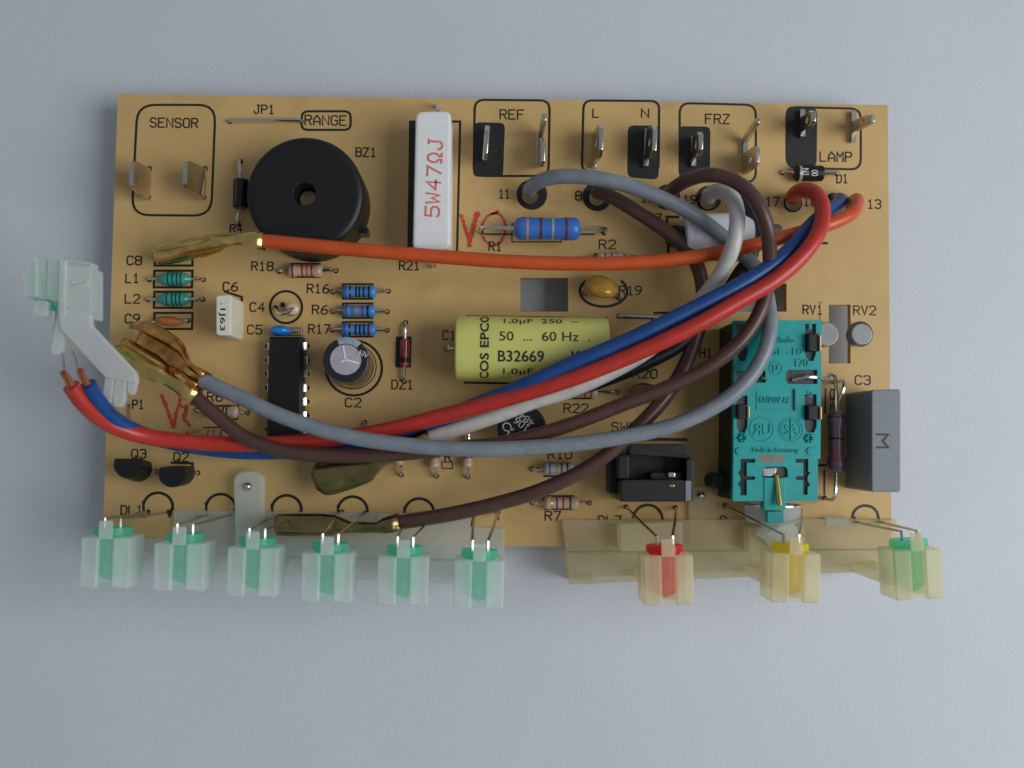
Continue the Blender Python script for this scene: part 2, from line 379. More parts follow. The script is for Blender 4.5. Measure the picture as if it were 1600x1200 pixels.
def strokes(s, cx, cy, w, h, rot=0, hh=0.0, lw=.022, curve=True, mirror=False, zz=None):
    """stroke lettering: centre, total width and cap height in photo pixels at height hh"""
    m = MB(); m.fix = False
    n = len(s); adv = 5.6; tot = adv * n - 1.6
    c = P(cx, cy, hh); k = cmpp(cx, cy, hh); sx = w * k / tot; sy = h * k / 6
    ca, sa = math.cos(math.radians(rot)), math.sin(math.radians(rot))
    for i, ch in enumerate(s):
        for st in G.get(ch, []):
            q = []
            for (x, y) in st:
                X = (x + adv * i - tot / 2) * sx; Y = (y - 3) * sy
                q.append((c.x + X * ca - Y * sa, c.y + X * sa + Y * ca))
            ribbon(q, lw, mbx=m, z=(zlay() if zz is None else zz + random.uniform(0, .002)))
    return m
def sprint(s, cx, cy, w=None, h=13.5, rot=0, lw=.026):
    n = len(s); w = w or (11.5 * n - 2.0)
    PRINT.append(('printed_text', strokes(s, cx, cy, w, h, rot, lw=lw), 'ink'))
def line(pts, w=.03, closed=False, name='printed_outline', m='ink', r=0, seg=5):
    q = [P(x, y).xy for x, y in pts]
    if r: q = roundpoly(q, r, seg)
    PRINT.append((name, ribbon(q, w, closed), m))
def arc(cx, cy, rx, ry, a0, a1, w=.035, n=28, name='printed_outline'):
    line([(cx + rx * math.cos(math.radians(a0 + (a1 - a0) * i / n)), cy - ry * math.sin(math.radians(a0 + (a1 - a0) * i / n))) for i in range(n + (0 if abs(a1 - a0) >= 360 else 1))], w, abs(a1 - a0) >= 360, name)
def block(poly, r=0, m='inkblock', name='printed_block'):
    q = px(poly, 0)
    if r: q = roundpoly(q, r)
    k = MB(); k.fix = False
    if sum(q[i][0]*q[(i+1)%len(q)][1]-q[(i+1)%len(q)][0]*q[i][1] for i in range(len(q))) < 0: q = q[::-1]
    z = ZB + .0015 + random.uniform(0, .0006)
    k.add([(a[0], a[1], z) for a in q], [tuple(range(len(q)))]); PRINT.append((name, k, m))
def pad(x, y, r):                                 # black spot: print round a wire hole, painted dark ring at the stud
    block([(x + r * math.cos(2*math.pi*i/26), y + r * math.sin(2*math.pi*i/26)) for i in range(26)])

# --- printed legend
for t in [('SENSOR',272,192,74,14.5),('JP1',413,171,31),('RANGE',509,188,64,15),('BZ1',572,238,31),('REF',800,179,37,14.5),('L',931,177,9,13),('N',1008,177,11,13),
          ('FRZ',1121,186,37,14.5),('LAMP',1306,245,49,14.5),('D1',1316,279,17),('11',788,303,16),('8',904,306,9.5),('12',1012,309,20),('19',1078,312,20),('17',1207,315,21),
          ('16',1266,315,20),('13',1366,319,20),('R1',774,385,19),('R2',949,382,25),('R21',640,415,31),('R18',410,416,33),('C8',210,407,22),('L1',207,435,20),('L2',207,467,22),
          ('C9',207,498,22),('C6',360,448,22),('C4',402,480,22),('C5',398,515,22),('R16',497,451,33),('R6',500,484,23),('R17',499,514,33),('R19',985,454,34),('C1',702,524,20),
          ('R20',1008,584,37),('R22',900,638,37),('DZ1',629,601,33),('C2',552,629,24),('SW2',975,667,38),('R8',336,620,23),('P1',216,632,17),('Q3',217,709,22),('Q2',283,714,22),
          ('R10',875,710,36),('R7',864,806,24),('DL1',206,797,33),('DL7',953,813,35),('9',1130,813,9),('RV1',1270,484,30),('RV2',1351,485,34),('C3',1348,594,23),('H1',1103,551,19),('7',1029,341,9),('R',700,714,9)]:
    sprint(*t)
sprint('R4', 369, 357, 18, 12); sprint('R9', 1303, 628, 40, 11, 90)
line([(215,164),(337,164),(330,337),(206,336)], .042, True, r=.32)
line([(472,174),(548,174),(548,203),(471,203)], .042, True, r=.12)
line([(742,156),(859,157),(857,275),(740,275)], .042, True, r=.18)
block([(741,191),(789,192),(786,277),(739,276)], .1)
line([(909,268),(912,157),(1030,158),(1029,270)], .042, False, r=.16)
block([(981,196),(1030,196),(1029,281),(980,277)], .12)
line([(1062,161),(1181,164),(1181,285),(1062,283)], .042, True, r=.2)
block([(1061,197),(1110,198),(1109,279),(1061,277)], .1)
line([(1229,167),(1345,170),(1345,265),(1229,262)], .042, True, r=.2)
block([(1228,166),(1277,168),(1276,262),(1228,260)], .14)
line([(641,190),(719,190),(714,402),(638,402)], .042, True)
block([(640,190),(652,190),(649,400),(637,400)])
for x, y, r in [(831,304,24),(933,307,23),(1043,308,20),(1107,310,20),(1157,316,17),(1239,317,15),(1302,313,12),(1333,318,12)]: pad(x, y, r)
line([(800,350),(877,350),(877,378),(800,378)], .02, True); line([(757,366),(798,366)], .03); line([(880,366),(928,366)], .03)
line([(930,397),(975,397),(975,412),(930,412)], .025, True)
line([(243,392),(301,392),(301,415),(242,415)], .042, True)
for y0, y1 in ((423,449),(456,481),(489,514)): line([(241.5,y0),(301,y0),(300,y1),(240.5,y1)], .042, True)
for y in (456,486,515): line([(536,y-12),(582,y-12),(582,y+11),(536,y+11)], .034, True)
line([(455,412),(500,412),(500,433),(455,433)], .03, True)
line([(620,527),(642,527),(641,573),(619,573)], .03, True); block([(621,528),(641,528),(640,572),(620,572)])
arc(447,480,25,25,0,360,.044); arc(553,575,44,43,0,360,.045); arc(552,573,36,35,0,360,.018)
arc(943,455,37,24,-180,40,.05)
arc(943,455,37,24,140,180,.05)
arc(1006,618,24,18,20,160,.04)
line([(730,494),(948,497)], .034); line([(727,592),(727,598),(946,601)], .04)
line([(972,496),(1024,498)], .03); line([(1022,489),(1045,489)], .045); line([(1018,500),(1018,508)], .03)
line([(885,622),(926,622)], .045); line([(935,612),(962,612)], .04)
line([(338,634),(372,634),(374,640),(371,655),(360,656)], .026); line([(318,668),(350,668),(350,690)], .024)
line([(850,744),(880,744)], .035); line([(850,785),(850,775),(896,775)], .03); line([(850,796),(896,796)], .02)
line([(1060,339),(1042,339),(1042,352)], .05); line([(1044,377),(1044,398)], .045); line([(1090,406),(1166,408)], .026)
line([(1284,380),(1292,380)], .05); line([(1290,607),(1289,645)], .03); line([(1288,735),(1288,772)], .035); line([(1272,727),(1300,727)], .04)
line([(1285,472),(1281,472),(1281,566)], .012)
line([(352,456),(378,464),(377,523),(348,523)], .04)
line([(1000,686),(1072,687)], .06); line([(230,727),(228,733)], .05); line([(268,723),(301,724),(300,733)], .045)
for x, y in [(247,792),(345,794),(448,796),(551,798),(655,801)]:
    arc(x, y, 23, 22, -10, 165, .052); line([(x-23,y-8),(x-22,y+16)], .045); line([(x+22,y+2),(x+18,y+15)], .05)
line([(741,805),(737,822)], .05); line([(777,800),(779,812)], .03)
arc(1012,812,23,23,-5,170,.052); arc(1352,808,20,18,0,180,.052); line([(1335,808),(1335,822)], .04); line([(1373,808),(1373,820)], .04)
line([(690,722),(707,722),(707,732),(691,732)], .018, True)
# red crayon marks
def crayon(pts, w=.055):
    q = smooth([P(x, y) for x, y in pts], 10)
    q = [Vector((p.x + random.uniform(-.008, .008), p.y + random.uniform(-.008, .008))) for p in q]
    PRINT.append(('crayon_mark', ribbon(q, w, rag=.35), 'crayon'))
crayon([(253,618),(262,642),(271,668)], .06); crayon([(283,620),(276,645),(272,668)], .06)
crayon([(291,634),(291,650)]); crayon([(283,634),(292,640),(286,650),(297,666)]); 
crayon([(720,336),(728,360),(734,384)], .065); crayon([(746,333),(740,352),(733,384)], .085)
crayon([(778,330),(760,340),(752,362),(762,380),(778,382),(788,366),(788,345),(778,334),(768,334)], .045)

# --- builders for soldered parts
def lead(mb, pts, r=.03, n=7): mb.tube(smooth(pts, 5), r, n)
DOG = [(0,.25),(.015,.7),(.06,.95),(.11,1),(.2,1),(.27,.84),(.73,.84),(.8,1),(.89,1),(.94,.95),(.985,.7),(1,.25)]
SPIN = [(0,.18),(.04,.22),(.14,.55),(.26,.9),(.36,1),(.66,1),(.78,.92),(.9,.55),(.96,.25),(1,.18)]
CYL = [(0,.3),(.01,.85),(.04,.97),(.08,1),(.92,1),(.96,.97),(.99,.85),(1,.3)]
def prof_at(pr, t):
    for (a, ra), (b, rb) in zip(pr, pr[1:]):
        if a <= t <= b: return ra + (rb - ra) * (t - a) / (b - a)
    return 1
def axial(name, label, a, b, b0, b1, r, h, bodymat, bands=(), prof=DOG, lr=.029, bw=.05, ends=True):
    """part lying between two board holes a,b (pixels); body between pixels b0,b1 (at its own height)"""
    A, B = P(*a), P(*b); hole(*a); hole(*b)
    q0, q1 = P(b0[0], b0[1], h), P(b1[0], b1[1], h)
    o = link(name, MB().lathe(q0, q1, [(t, k * r) for t, k in prof], 20), bodymat, PCB, label)
    for (t, m) in bands:
        w = bw / 2
        rr = prof_at(prof, t) * r + .004
        r2 = [prof_at(prof, t - w) * r + .004, rr, prof_at(prof, t + w) * r + .004]
        link('color_band', MB().lathe(q0, q1, [(t - w, r2[0] - .012), (t - w + .001, r2[0]), (t, r2[1]), (t + w - .001, r2[2]), (t + w, r2[2] - .012)], 20, False), m, o)
    d = (q1 - q0).normalized()
    for E, q, s in ((A, q0, 1), (B, q1, -1)):
        up = Vector((E.x, E.y, ZB + h))
        v = (q - up); k = min(.08, v.length * .4) if v.length > .02 else 0
        pts = [E + Vector((0, 0, -.22)), E + Vector((0, 0, max(.01, h - .09))), up + v.normalized() * k if k else up, q + d * s * .03]
        mb = MB(); lead(mb, pts, lr); link('lead', mb, 'tin', o)
    return o
def box(name, label, poly, h1, m, h0=0.0, r=.05, ch=.04, parent=None):
    r = max(r, ch * 1.9)
    return link(name, MB().ext(roundpoly(px(poly, h1), r), ZB + h0, ZB + h1, ch), m, parent or PCB, label)
def ftext(s, cx, cy, w, h, rot=0, hh=0.0, ex=.01, bold=0.0):
    """text in the built-in face as geometry; returns MB in world space"""
    cu = bpy.data.curves.new('text', 'FONT'); cu.body = s; cu.size = 1; cu.extrude = 0; cu.offset = bold; cu.resolution_u = 3
    o = bpy.data.objects.new('text', cu); S.collection.objects.link(o)
    me = bpy.data.meshes.new_from_object(o.evaluated_get(bpy.context.evaluated_depsgraph_get()))
    vs = [v.co.copy() for v in me.vertices]; fs = [tuple(p.vertices) for p in me.polygons]
    bpy.data.objects.remove(o); bpy.data.curves.remove(cu); bpy.data.meshes.remove(me)
    x0, x1 = min(v.x for v in vs), max(v.x for v in vs); y0, y1 = min(v.y for v in vs), max(v.y for v in vs)
    if h is None: h = w * (y1 - y0) / (x1 - x0)
    k = cmpp(cx, cy, hh); c = P(cx, cy, hh); ca, sa = math.cos(math.radians(rot)), math.sin(math.radians(rot))
    m = MB(); m.fix = False; out = []
    loc = []
    for v in vs:
        X = ((v.x - x0) / (x1 - x0) - .5) * w * k; Y = ((v.y - y0) / (y1 - y0) - .5) * h * k
        loc.append((X, Y)); out.append((c.x + X * ca - Y * sa, c.y + X * sa + Y * ca, c.z + ex))
    if ex > .006:                                   # raised lettering: walls down to the face
        n = len(out); und = [(a, b, c.z - .005) for a, b, _ in out]; cnt = {}
        for f in fs:
            for i in range(len(f)): cnt[(f[i], f[(i+1) % len(f)])] = 1
        m.add(out + und, fs + [(b, a, a + n, b + n) for (a, b) in cnt if (b, a) not in cnt])
    else: m.add(out, fs)
    m.loc = loc; m.faces2 = fs
    return m

# jumper wires and inductors ------------------------------------------------
def jumper(label, a, b, h=.06, r=.03):
    A, B = P(*a), P(*b); hole(*a); hole(*b); u = (B - A).normalized() * .05; z = Vector((0, 0, h))
    m = MB(); lead(m, [A - Vector((0,0,.2)), A + z*.6, A + u + z, B - u + z, B + z*.6, B - Vector((0,0,.2))], r)
    link('jumper_wire', m, 'tin', PCB, label)
jumper('long bare jumper wire beside the boxed word RANGE', (359,190), (471,190), .07, .034)
jumper('bare jumper wire reaching under the blue wire', (967,494), (1046,497), .05)
axial('inductor', 'teal axial inductor beside the print L1', (233,437), (318,437), (243,436), (301,436), .125, .13, 'tealres', [(.38,'black'),(.5,'black'),(.62,'black'),(.72,'black')], SPIN, bw=.03)
axial('inductor', 'teal axial inductor beside the print L2', (231,468), (317,468), (242,468), (301,467), .125, .13, 'tealres', [(.36,'black'),(.5,'black'),(.6,'black'),(.7,'black')], SPIN, bw=.03)
# resistors ------------------------------------------------------------------
axial('resistor', 'beige resistor with red and orange bands below the buzzer', (436,424), (525,423), (451,423), (504,423), .118, .13, 'beige', [(.14,'bbrown'),(.42,'bred'),(.56,'borange'),(.7,'bred')])
axial('resistor', 'blue banded resistor beside R16, topmost of three', (520,456), (607,455), (535,456), (588,456), .118, .13, 'skyres', [(.12,'bblue'),(.24,'black'),(.42,'black'),(.52,'black'),(.64,'black'),(.8,'black')])
axial('resistor', 'blue resistor with violet and green bands beside R6', (520,487), (605,487), (535,486), (587,486), .118, .13, 'skyres', [(.14,'bpurple'),(.32,'bgreen'),(.46,'bcopper'),(.62,'bpurple'),(.78,'black')])
axial('resistor', 'blue banded resistor beside R17, lowest of three', (519,516), (605,516), (534,515), (588,515), .118, .13, 'skyres', [(.12,'bblue'),(.24,'black'),(.42,'black'),(.54,'black'),(.66,'black'),(.8,'bbrown')])
axial('power_resistor', 'large royal blue resistor beside the print R1', (752,363), (944,364), (803,357), (907,358), .21, .42, 'blueres', [(.2,'bcopper'),(.4,'bbrown'),(.58,'bsilver'),(.78,'bbrown')], [(0,.25),(.01,.6),(.05,.9),(.12,1),(.24,.98),(.32,.93),(.68,.93),(.76,.98),(.88,1),(.95,.9),(.99,.6),(1,.25)], lr=.035, bw=.035)
axial('resistor', 'small beige resistor mostly under the orange wire', (908,405), (990,402), (933,404), (974,402), .11, .13, 'beige', [(.3,'bbrown'),(.55,'bpurple'),(.75,'bsilver')])
axial('resistor', 'beige resistor with red band beside R22', (868,612), (964,613), (884,613), (934,613), .115, .13, 'beige', [(.3,'bgold'),(.6,'bred'),(.78,'borange')])
axial('resistor', 'small resistor with black bands beside R8', (308,641), (387,645), (322,643), (373,644), .112, .13, 'beige', [(.2,'bred'),(.4,'borange'),(.56,'black'),(.66,'black')])
axial('resistor', 'beige resistor tucked against the red wire', (292,680), (375,681), (313,680), (358,681), .112, .13, 'beige', [(.3,'bred'),(.5,'borange'),(.75,'black')])
axial('resistor', 'pale blue resistor half under the brown wire beside R10', (831,733), (922,733), (849,732), (898,732), .112, .13, 'paleblue', [(.2,'bblue'),(.42,'bsilver'),(.58,'bbrown'),(.76,'bbrown')])
axial('resistor', 'beige resistor with violet and red bands beside R7', (832,785), (921,786), (850,786), (905,786), .118, .13, 'beige', [(.22,'bgold'),(.36,'bpurple'),(.54,'bred'),(.74,'bbrown')])
axial('resistor', 'purple grey power resistor standing off between the teal block and grey box', (1306,598), (1289,778), (1307,642), (1307,738), .165, .5, 'purple', [(.1,'bbrown'),(.45,'black'),(.66,'bred'),(.8,'bred')], lr=.036, bw=.03)
axial('diode', 'clear diode leaning by the big dark brass terminal', (570,660), (627,742), (612,693), (627,728), .10, .14, 'beige', [], SPIN)
axial('resistor', 'upright beige resistor with red band right of the dark terminal', (640,658), (682,744), (677,690), (679,731), .105, .14, 'beige', [(.6,'bred')], DOG, bw=.1)
axial('resistor', 'rightmost beige resistor with red band below the grey wire', (733,672), (731,745), (732,686), (730,731), .105, .14, 'beige', [(.62,'bred')], DOG, bw=.1)
# diodes
d = axial('zener_diode', 'red glass zener diode above the print DZ1', (634,504), (632,596), (633,530), (632,572), .085, .12, 'redglass', [(.78,'black')], CYL, bw=.18)
d = axial('diode', 'black diode with silver band and print beside LAMP box', (1222,270), (1308,272), (1242,271), (1286,271), .145, .15, 'blackp', [(.16,'bsilver')], CYL, lr=.036, bw=.1)
link('printed_text', ftext('1N\n00', 1266, 269, 12, 24, 90, .298, .003), 'white', d)
axial('diode', 'dark diode squeezed against the left of the buzzer', (376,252), (372,350), (377,280), (376,326), .14, .16, 'blackg', [(.2,'black')], CYL, lr=.03)
# disc and drop capacitors ---------------------------------------------------
def disc_cap(name, label, c, h, rx, ry, rz, yaw, m, holes, tilt=0):
    cc = P(*c, h); o = MB(); R = []
    rot = Matrix.Rotation(math.radians(yaw), 3, 'Z') @ Matrix.Rotation(math.radians(tilt), 3, 'X')
    for i in range(1, 12):
        a = math.pi * i / 12
        R.append([cc + rot @ Vector((rx * math.sin(a) * math.cos(b), ry * math.sin(a) * math.sin(b), -rz * math.cos(a))) for b in (2*math.pi*k/20 for k in range(20))])
    ob = link(name, o.rings(R), m, PCB, label)
    for (hx, hy), s in zip(holes, (-1, 1)):
        hole(hx, hy); E = P(hx, hy); q = cc + rot @ Vector((s * rx * .45, 0, -rz * .55))
        mm = MB(); lead(mm, [E - Vector((0,0,.2)), E + Vector((0,0,.06)), q], .03); link('lead', mm, 'tin', ob)
    return ob
disc_cap('varistor', 'ochre disc varistor beside the print R19', (940,448), .36, .31, .17, .29, -14, 'ochre', ((913,459),(967,466)), 38)
disc_cap('varistor', 'ochre disc varistor beside the print R20', (1008,616), .30, .29, .14, .26, -8, 'ochre', ((986,630),(1028,632)), 30)
disc_cap('ceramic_capacitor', 'flat orange ceramic capacitor beside the print C9', (264,502), .15, .26, .09, .13, -3, 'brownc', ((238,504),(294,501)))
disc_cap('ceramic_capacitor', 'orange ceramic capacitor half under the orange wire terminal', (268,404), .13, .24, .08, .12, 4, 'brownc', ((246,404),(293,402)))
disc_cap('ceramic_capacitor', 'bright blue drop capacitor at the top of the black chip', (438,517), .2, .2, .1, .18, 0, 'bluedrop', ((427,520),(470,518)))
link('lead', MB().ext(roundpoly(px(rect(452,511,472,524), .1), .03), ZB, ZB + .1, .03), 'tape', PCB)
c4 = link('standing_resistor', MB().lathe(P(457,484,.02), P(457,482,.46), [(t, k * .115) for t, k in DOG], 18), 'beige', PCB, 'small beige component standing upright inside the C4 circle')
link('color_band', MB().lathe(P(457,484,.33), P(457,483,.38), [(0,.115),(.1,.121),(.9,.121),(1,.115)], 18, False), 'bcopper', c4)
hole(441,476); hole(430,481); m = MB(); lead(m, [P(430,481,-.2), P(430,484,.3), P(440,490,.52), P(452,486,.52), P(457,482,.45)], .03); link('lead', m, 'tin', c4)
# box capacitors --------------------------------------------------------------
o = box('box_capacitor', 'small ivory box capacitor printed .1J63', [(337,461),(362,460),(361,525),(337,524)], .85, 'ivory', r=.03, ch=.035)
link('printed_text', ftext('.1J63', 347, 495, 44, 11, -90, .85, .003, .01), 'ink', o)
o = box('box_capacitor', 'large grey box capacitor marked M at the right edge', [(1362,609),(1408,608),(1408,769),(1362,769)], 1.25, 'greycap', r=.03, ch=.03)
link('printed_text', strokes('M', 1379, 689, 20, 18, -90, 1.253, .034, zz=ZB + 1.253), 'ink', o)
# big yellow film capacitor: round body lying on the board, printed round its girth
R0 = .575; hc = .62
qa, qb = P(712, 545, hc), P(948, 547, hc); ax = (qb - qa).normalized(); sd = Vector((-ax.y, ax.x, 0))
L_ = (qb - qa).length
EX = 2.7
def se(th, R=1.0):                              # rounded box section, th from the top
    a, b = math.sin(th), math.cos(th)
    return (math.copysign(abs(a) ** (2/EX), a) * R, math.copysign(abs(b) ** (2/EX), b) * R)
def section(p, R, n=64):
    return [p + sd * x + Vector((0, 0, z)) for x, z in (se(2*math.pi*k/n + .0001, R) for k in range(n))]
o = link('film_capacitor', MB().rings([section(qa.lerp(qb, t), R0 - d) for t, d in [(0,.06),(.006,.02),(.02,.004),(.1,0),(.55,.004),(.97,0),(.992,.02),(1,.07)]]), 'yellow', PCB, 'big translucent yellow film capacitor with printed lettering')
link('end_resin', MB().rings([section(qa - ax*.012, R0 - .1), section(qa + ax*.05, R0 - .08)]), 'resin', o)
link('end_resin', MB().rings([section(qb - ax*.05, R0 - .08), section(qb + ax*.012, R0 - .1)]), 'resin', o)
ARC = [(0.0, 0.0)]; _p = se(0)
for k in range(1, 401):
    _q = se(math.pi * .5 * k / 400); ARC.append((ARC[-1][0] + math.hypot(_q[0]-_p[0], _q[1]-_p[1]) * R0, math.pi * .5 * k / 400)); _p = _q
def arc_th(sv):
    a = abs(sv)
    for (s0, t0), (s1, t1) in zip(ARC, ARC[1:]):
        if s0 <= a <= s1: return math.copysign(t0 + (t1 - t0) * (a - s0) / (s1 - s0), sv)
    return math.copysign(math.pi / 2, sv)
def cap_text(s, cx, cy, w, h, rot=0, bold=0.0):
    f = ftext(s, 800, 545, w, h, rot, 1.19, .001, bold)
    x_off = (P(cx, 545, 1.15) - qa).dot(ax)
    yy0 = (546 - cy) / 52 * R0; s0 = min(ARC, key=lambda q: abs(se(q[1], R0)[0] - abs(yy0)))[0]; s0 = math.copysign(s0, yy0)
    ca, sa = math.cos(math.radians(rot)), math.sin(math.radians(rot)); vs = []
    for X, Y in f.loc:
        xx, yy = X * ca - Y * sa, X * sa + Y * ca
        x, z = se(arc_th(s0 + yy), R0 + .005)
        vs.append(qa + ax * (x_off + xx) + sd * x + Vector((0, 0, z)))
    m = MB(); m.fix = False; m.add(vs, f.faces2); link('printed_text', m, 'ink', o)
cap_text('1,0µF  250  ~', 846, 506, 118, 14)
cap_text('50  ...  60 Hz  .', 851, 530, 142, 15)
cap_text('B32669      K', 843, 561, 130, 18, 0, .012)
cap_text('1,0µF', 810, 585, 47, 14)
cap_text('COS EPCO', 757, 546, 117, 14, 90, .02)
m = MB(); lead(m, [qa + ax*.03, qa - ax*.12, P(702,540,.5), P(697,545,.2), P(697,545,-.2)], .032); link('lead', m, 'tin', o); hole(697,545)
# electrolytic can ------------------------------------------------------------
ct, cb = P(540, 562, 1.05), P(551, 574, .02)
o = link('electrolytic_capacitor', MB().lathe(cb, ct, [(0,.36),(.03,.385),(.08,.395),(.12,.38),(.16,.395),(.95,.395),(.985,.385),(1,.35)], 36), 'sleeve', PCB, 'black round electrolytic capacitor with scored metal top')
nrm = (ct - cb).normalized()
link('can_top', MB().lathe(ct - nrm*.02, ct + nrm*.006, [(0,.27),(.6,.27),(1,.262)], 36), 'can', o)
m = MB()
for a in (100, 215, 345):
    v = Vector((math.cos(math.radians(a)), math.sin(math.radians(a)), 0)); w = Vector((-v.y, v.x, 0)) * .017; b = ct + nrm*.010
    m.add([b - w, b + v*.24 - w, b + v*.24 + w, b + w], [(0,1,2,3)])
link('vent_score', m, 'canvent', o)
m = MB(); R = []
for a in range(48, 118, 6):
    v = Vector((math.cos(math.radians(a)), math.sin(math.radians(a)), 0)); R.append([ct + v*.275 + nrm*.004, ct + v*.345 + nrm*.004, ct + v*.398 - nrm*.035, ct + v*.4 - nrm*.5])
m.rings(R, close=False, cap0=False, cap1=False); m.fix = False; link('sleeve_stripe', m, 'sleevegrey', o)
link('printed_text', ftext('63V', 568, 553, 15, 8, -28, 1.062, .006), 'white', o)
# buzzer ----------------------------------------------------------------------
bt = P(476, 303, 1.02).xy; br = 92 * cmpp(476, 303, 1.02); N = 72
circ = lambda c, r, n=N: [(c[0] + r*math.cos(2*math.pi*k/n), c[1] + r*math.sin(2*math.pi*k/n)) for k in range(n)]
RR = []
for r, z in [(br, 0.02), (br, .93), (br - .012, .965), (br - .04, .995), (br - .08, 1.015), (br - .13, 1.02), (.215, 1.02), (.2, 1.012), (.19, .98), (.185, .45)]:
    RR.append([(x, y, ZB + z) for x, y in circ(bt, r)])
o = link('buzzer', MB().rings(RR), 'blackp', PCB, 'large round black buzzer with a central hole')
link('buzzer_core', MB().disc(bt, .17, ZB + .46, ZB + .62, 24, .03), 'tape', o)
for s_, x, y, w, h in [('pulatob', 472, 354, 84, 20)]:
    link('embossed_text', ftext(s_, x, y, w, h, 4, 1.02, .008), 'blackp', o)
link('base_notch', MB().ext(px(rect(560,356,575,366), .3), ZB + .02, ZB + .35, .02), 'blackg', o)
# cement resistor -------------------------------------------------------------
o = box('cement_resistor', 'white ceramic block resistor marked 5W47 ohm J', [(649,173),(705,172),(704,391),(644,391)], .95, 'ceramic', .03, .06, .07)
link('printed_text', strokes('5W47ΩJ', 678, 278, 122, 21, 88, .955, .034, zz=ZB + .954), 'redink', o)
for x, y, s in ((684,166,1),(675,398,-1)):
    m = MB(); hole(x, y + s*3); lead(m, [P(x, y + s*3, -.2), P(x, y, .3), P(x, y + s*8, .55), P(x, y + s*20, .55)], .04); link('lead', m, 'tin', o)
hole(677, 415)
m = MB(); lead(m, [P(677,417,-.2), P(676,413,.2), P(676,400,.4)], .04); link('lead', m, 'tin', o)
# chip ------------------------------------------------------------------------
o = link('chip', MB().ext(px([(420,526),(472,526),(472,692),(416,692)], .42), ZB + .08, ZB + .42, .05, 1, .04), 'blackp', PCB, 'long black dual in line chip beside the round capacitor')
for k in range(8):
    y = 541 + k * 21.6
    for xe, s in ((476, 1), (422, -1)):
        a, b = P(xe - s*4, y, .24), P(xe + s*3, y, .2); c = P(xe + s*3, y, -.15)
        m = MB(); w = Vector((0, .065, 0)); w2 = Vector((0, .028, 0)); t = Vector((0, 0, .02))
        m.rings([[a-w-t,a+w-t,a+w+t,a-w+t],[b-w-t,b+w-t,b+w+t,b-w+t]])
        m.rings([[b-w,b+w,b+w+Vector((.02*s,0,0)),b-w+Vector((.02*s,0,0))],[c-w2,c+w2,c+w2+Vector((.02*s,0,0)),c-w2+Vector((.02*s,0,0))]])
        link('pin', m, 'tin', o); hole(xe + s*4, y, .05)
# transistors -----------------------------------------------------------------
def to92(label, top, base, holes):
    def D(cx, cy, h):
        q = [(cx - 20, cy - 13), (cx + 20, cy - 13)] + [(cx + 22*math.cos(math.radians(a)), cy - 4 + 22*math.sin(math.radians(a))) for a in range(0, 181, 15)]
        return [P(x, y, h) for x, y in q]
    a, b = D(*base), D(*top); c = sum(b, Vector()) / len(b); nn = (c - sum(a, Vector()) / len(a)).normalized()
    o = link('transistor', MB().rings([a, [p - nn*.03 for p in b], [c + (p - c)*.93 for p in b]]), 'blackp', PCB, label)
    for hx, hy in holes:
        m = MB(); lead(m, [P(hx,hy,-.2), P(hx,hy,.02), P(hx-8,hy+1,.12), P(hx-22,hy+1,.2)], .028); link('lead', m, 'tin', o); hole(hx, hy)
to92('black half round transistor below the print Q3', (198,729,.55), (216,735,.14), ((243,737),))
to92('black half round transistor below the print Q2', (268,744,.55), (283,741,.14), ((309,739),))
# radial inductor disc --------------------------------------------------------
o = link('drum_inductor', MB().disc(P(816,670,.62).xy, .43, ZB + .02, ZB + .62, 40, .04, 3), 'blackp', PCB, 'black drum component with white print under the brown wire')
link('printed_text', strokes('106', 815, 663, 24, 10, 142, .625, .016, zz=ZB+.624), 'white', o)
link('printed_text', strokes('484', 823, 655, 24, 9, 142, .625, .014, zz=ZB+.624), 'white', o)
link('printed_text', strokes('℧', 793, 668, 13, 15, -140, .625, .018, zz=ZB+.624), 'white', o)
# white sleeve ---------------------------------------------------------------
a, b = P(1068, 370, .43), P(1172, 369, .43)
o = link('sleeved_fuse', MB().lathe(a, b, [(0,.38),(.02,.405),(.06,.415),(.94,.415),(.98,.405),(1,.37)], 36), 'pvc', PCB, 'white cylinder sleeve under the crossing grey and white wires')
link('end_cap', MB().lathe(b + Vector((.05,0,0)), P(1222,365,.36), [(0,.2),(.6,.2),(.9,.17),(1,.1)], 24), 'greylens', o)
link('end_cap', MB().lathe(P(1040,369,.38), a, [(0,.12),(.3,.2),(1,.2)], 24), 'greyblack', o)
# grey studs poking up through the board ---------------------------------------
for x, y, r, hh, l in ((1347,522,17,.28,'round grey metal stud beside the slot below RV2'), (1292,522,19,.2,'grey disc half hidden by the teal block below RV1')):
    c = P(x, y, hh).xy; rr = r * cmpp(x, y, hh)
    o = link('stud', MB().disc(c, rr, ZB + .006, ZB + hh, 32, .03), 'greylens', PCB, l)
pad(1344, 522, 20)  # dark ring of the stud's hole, painted as a black spot
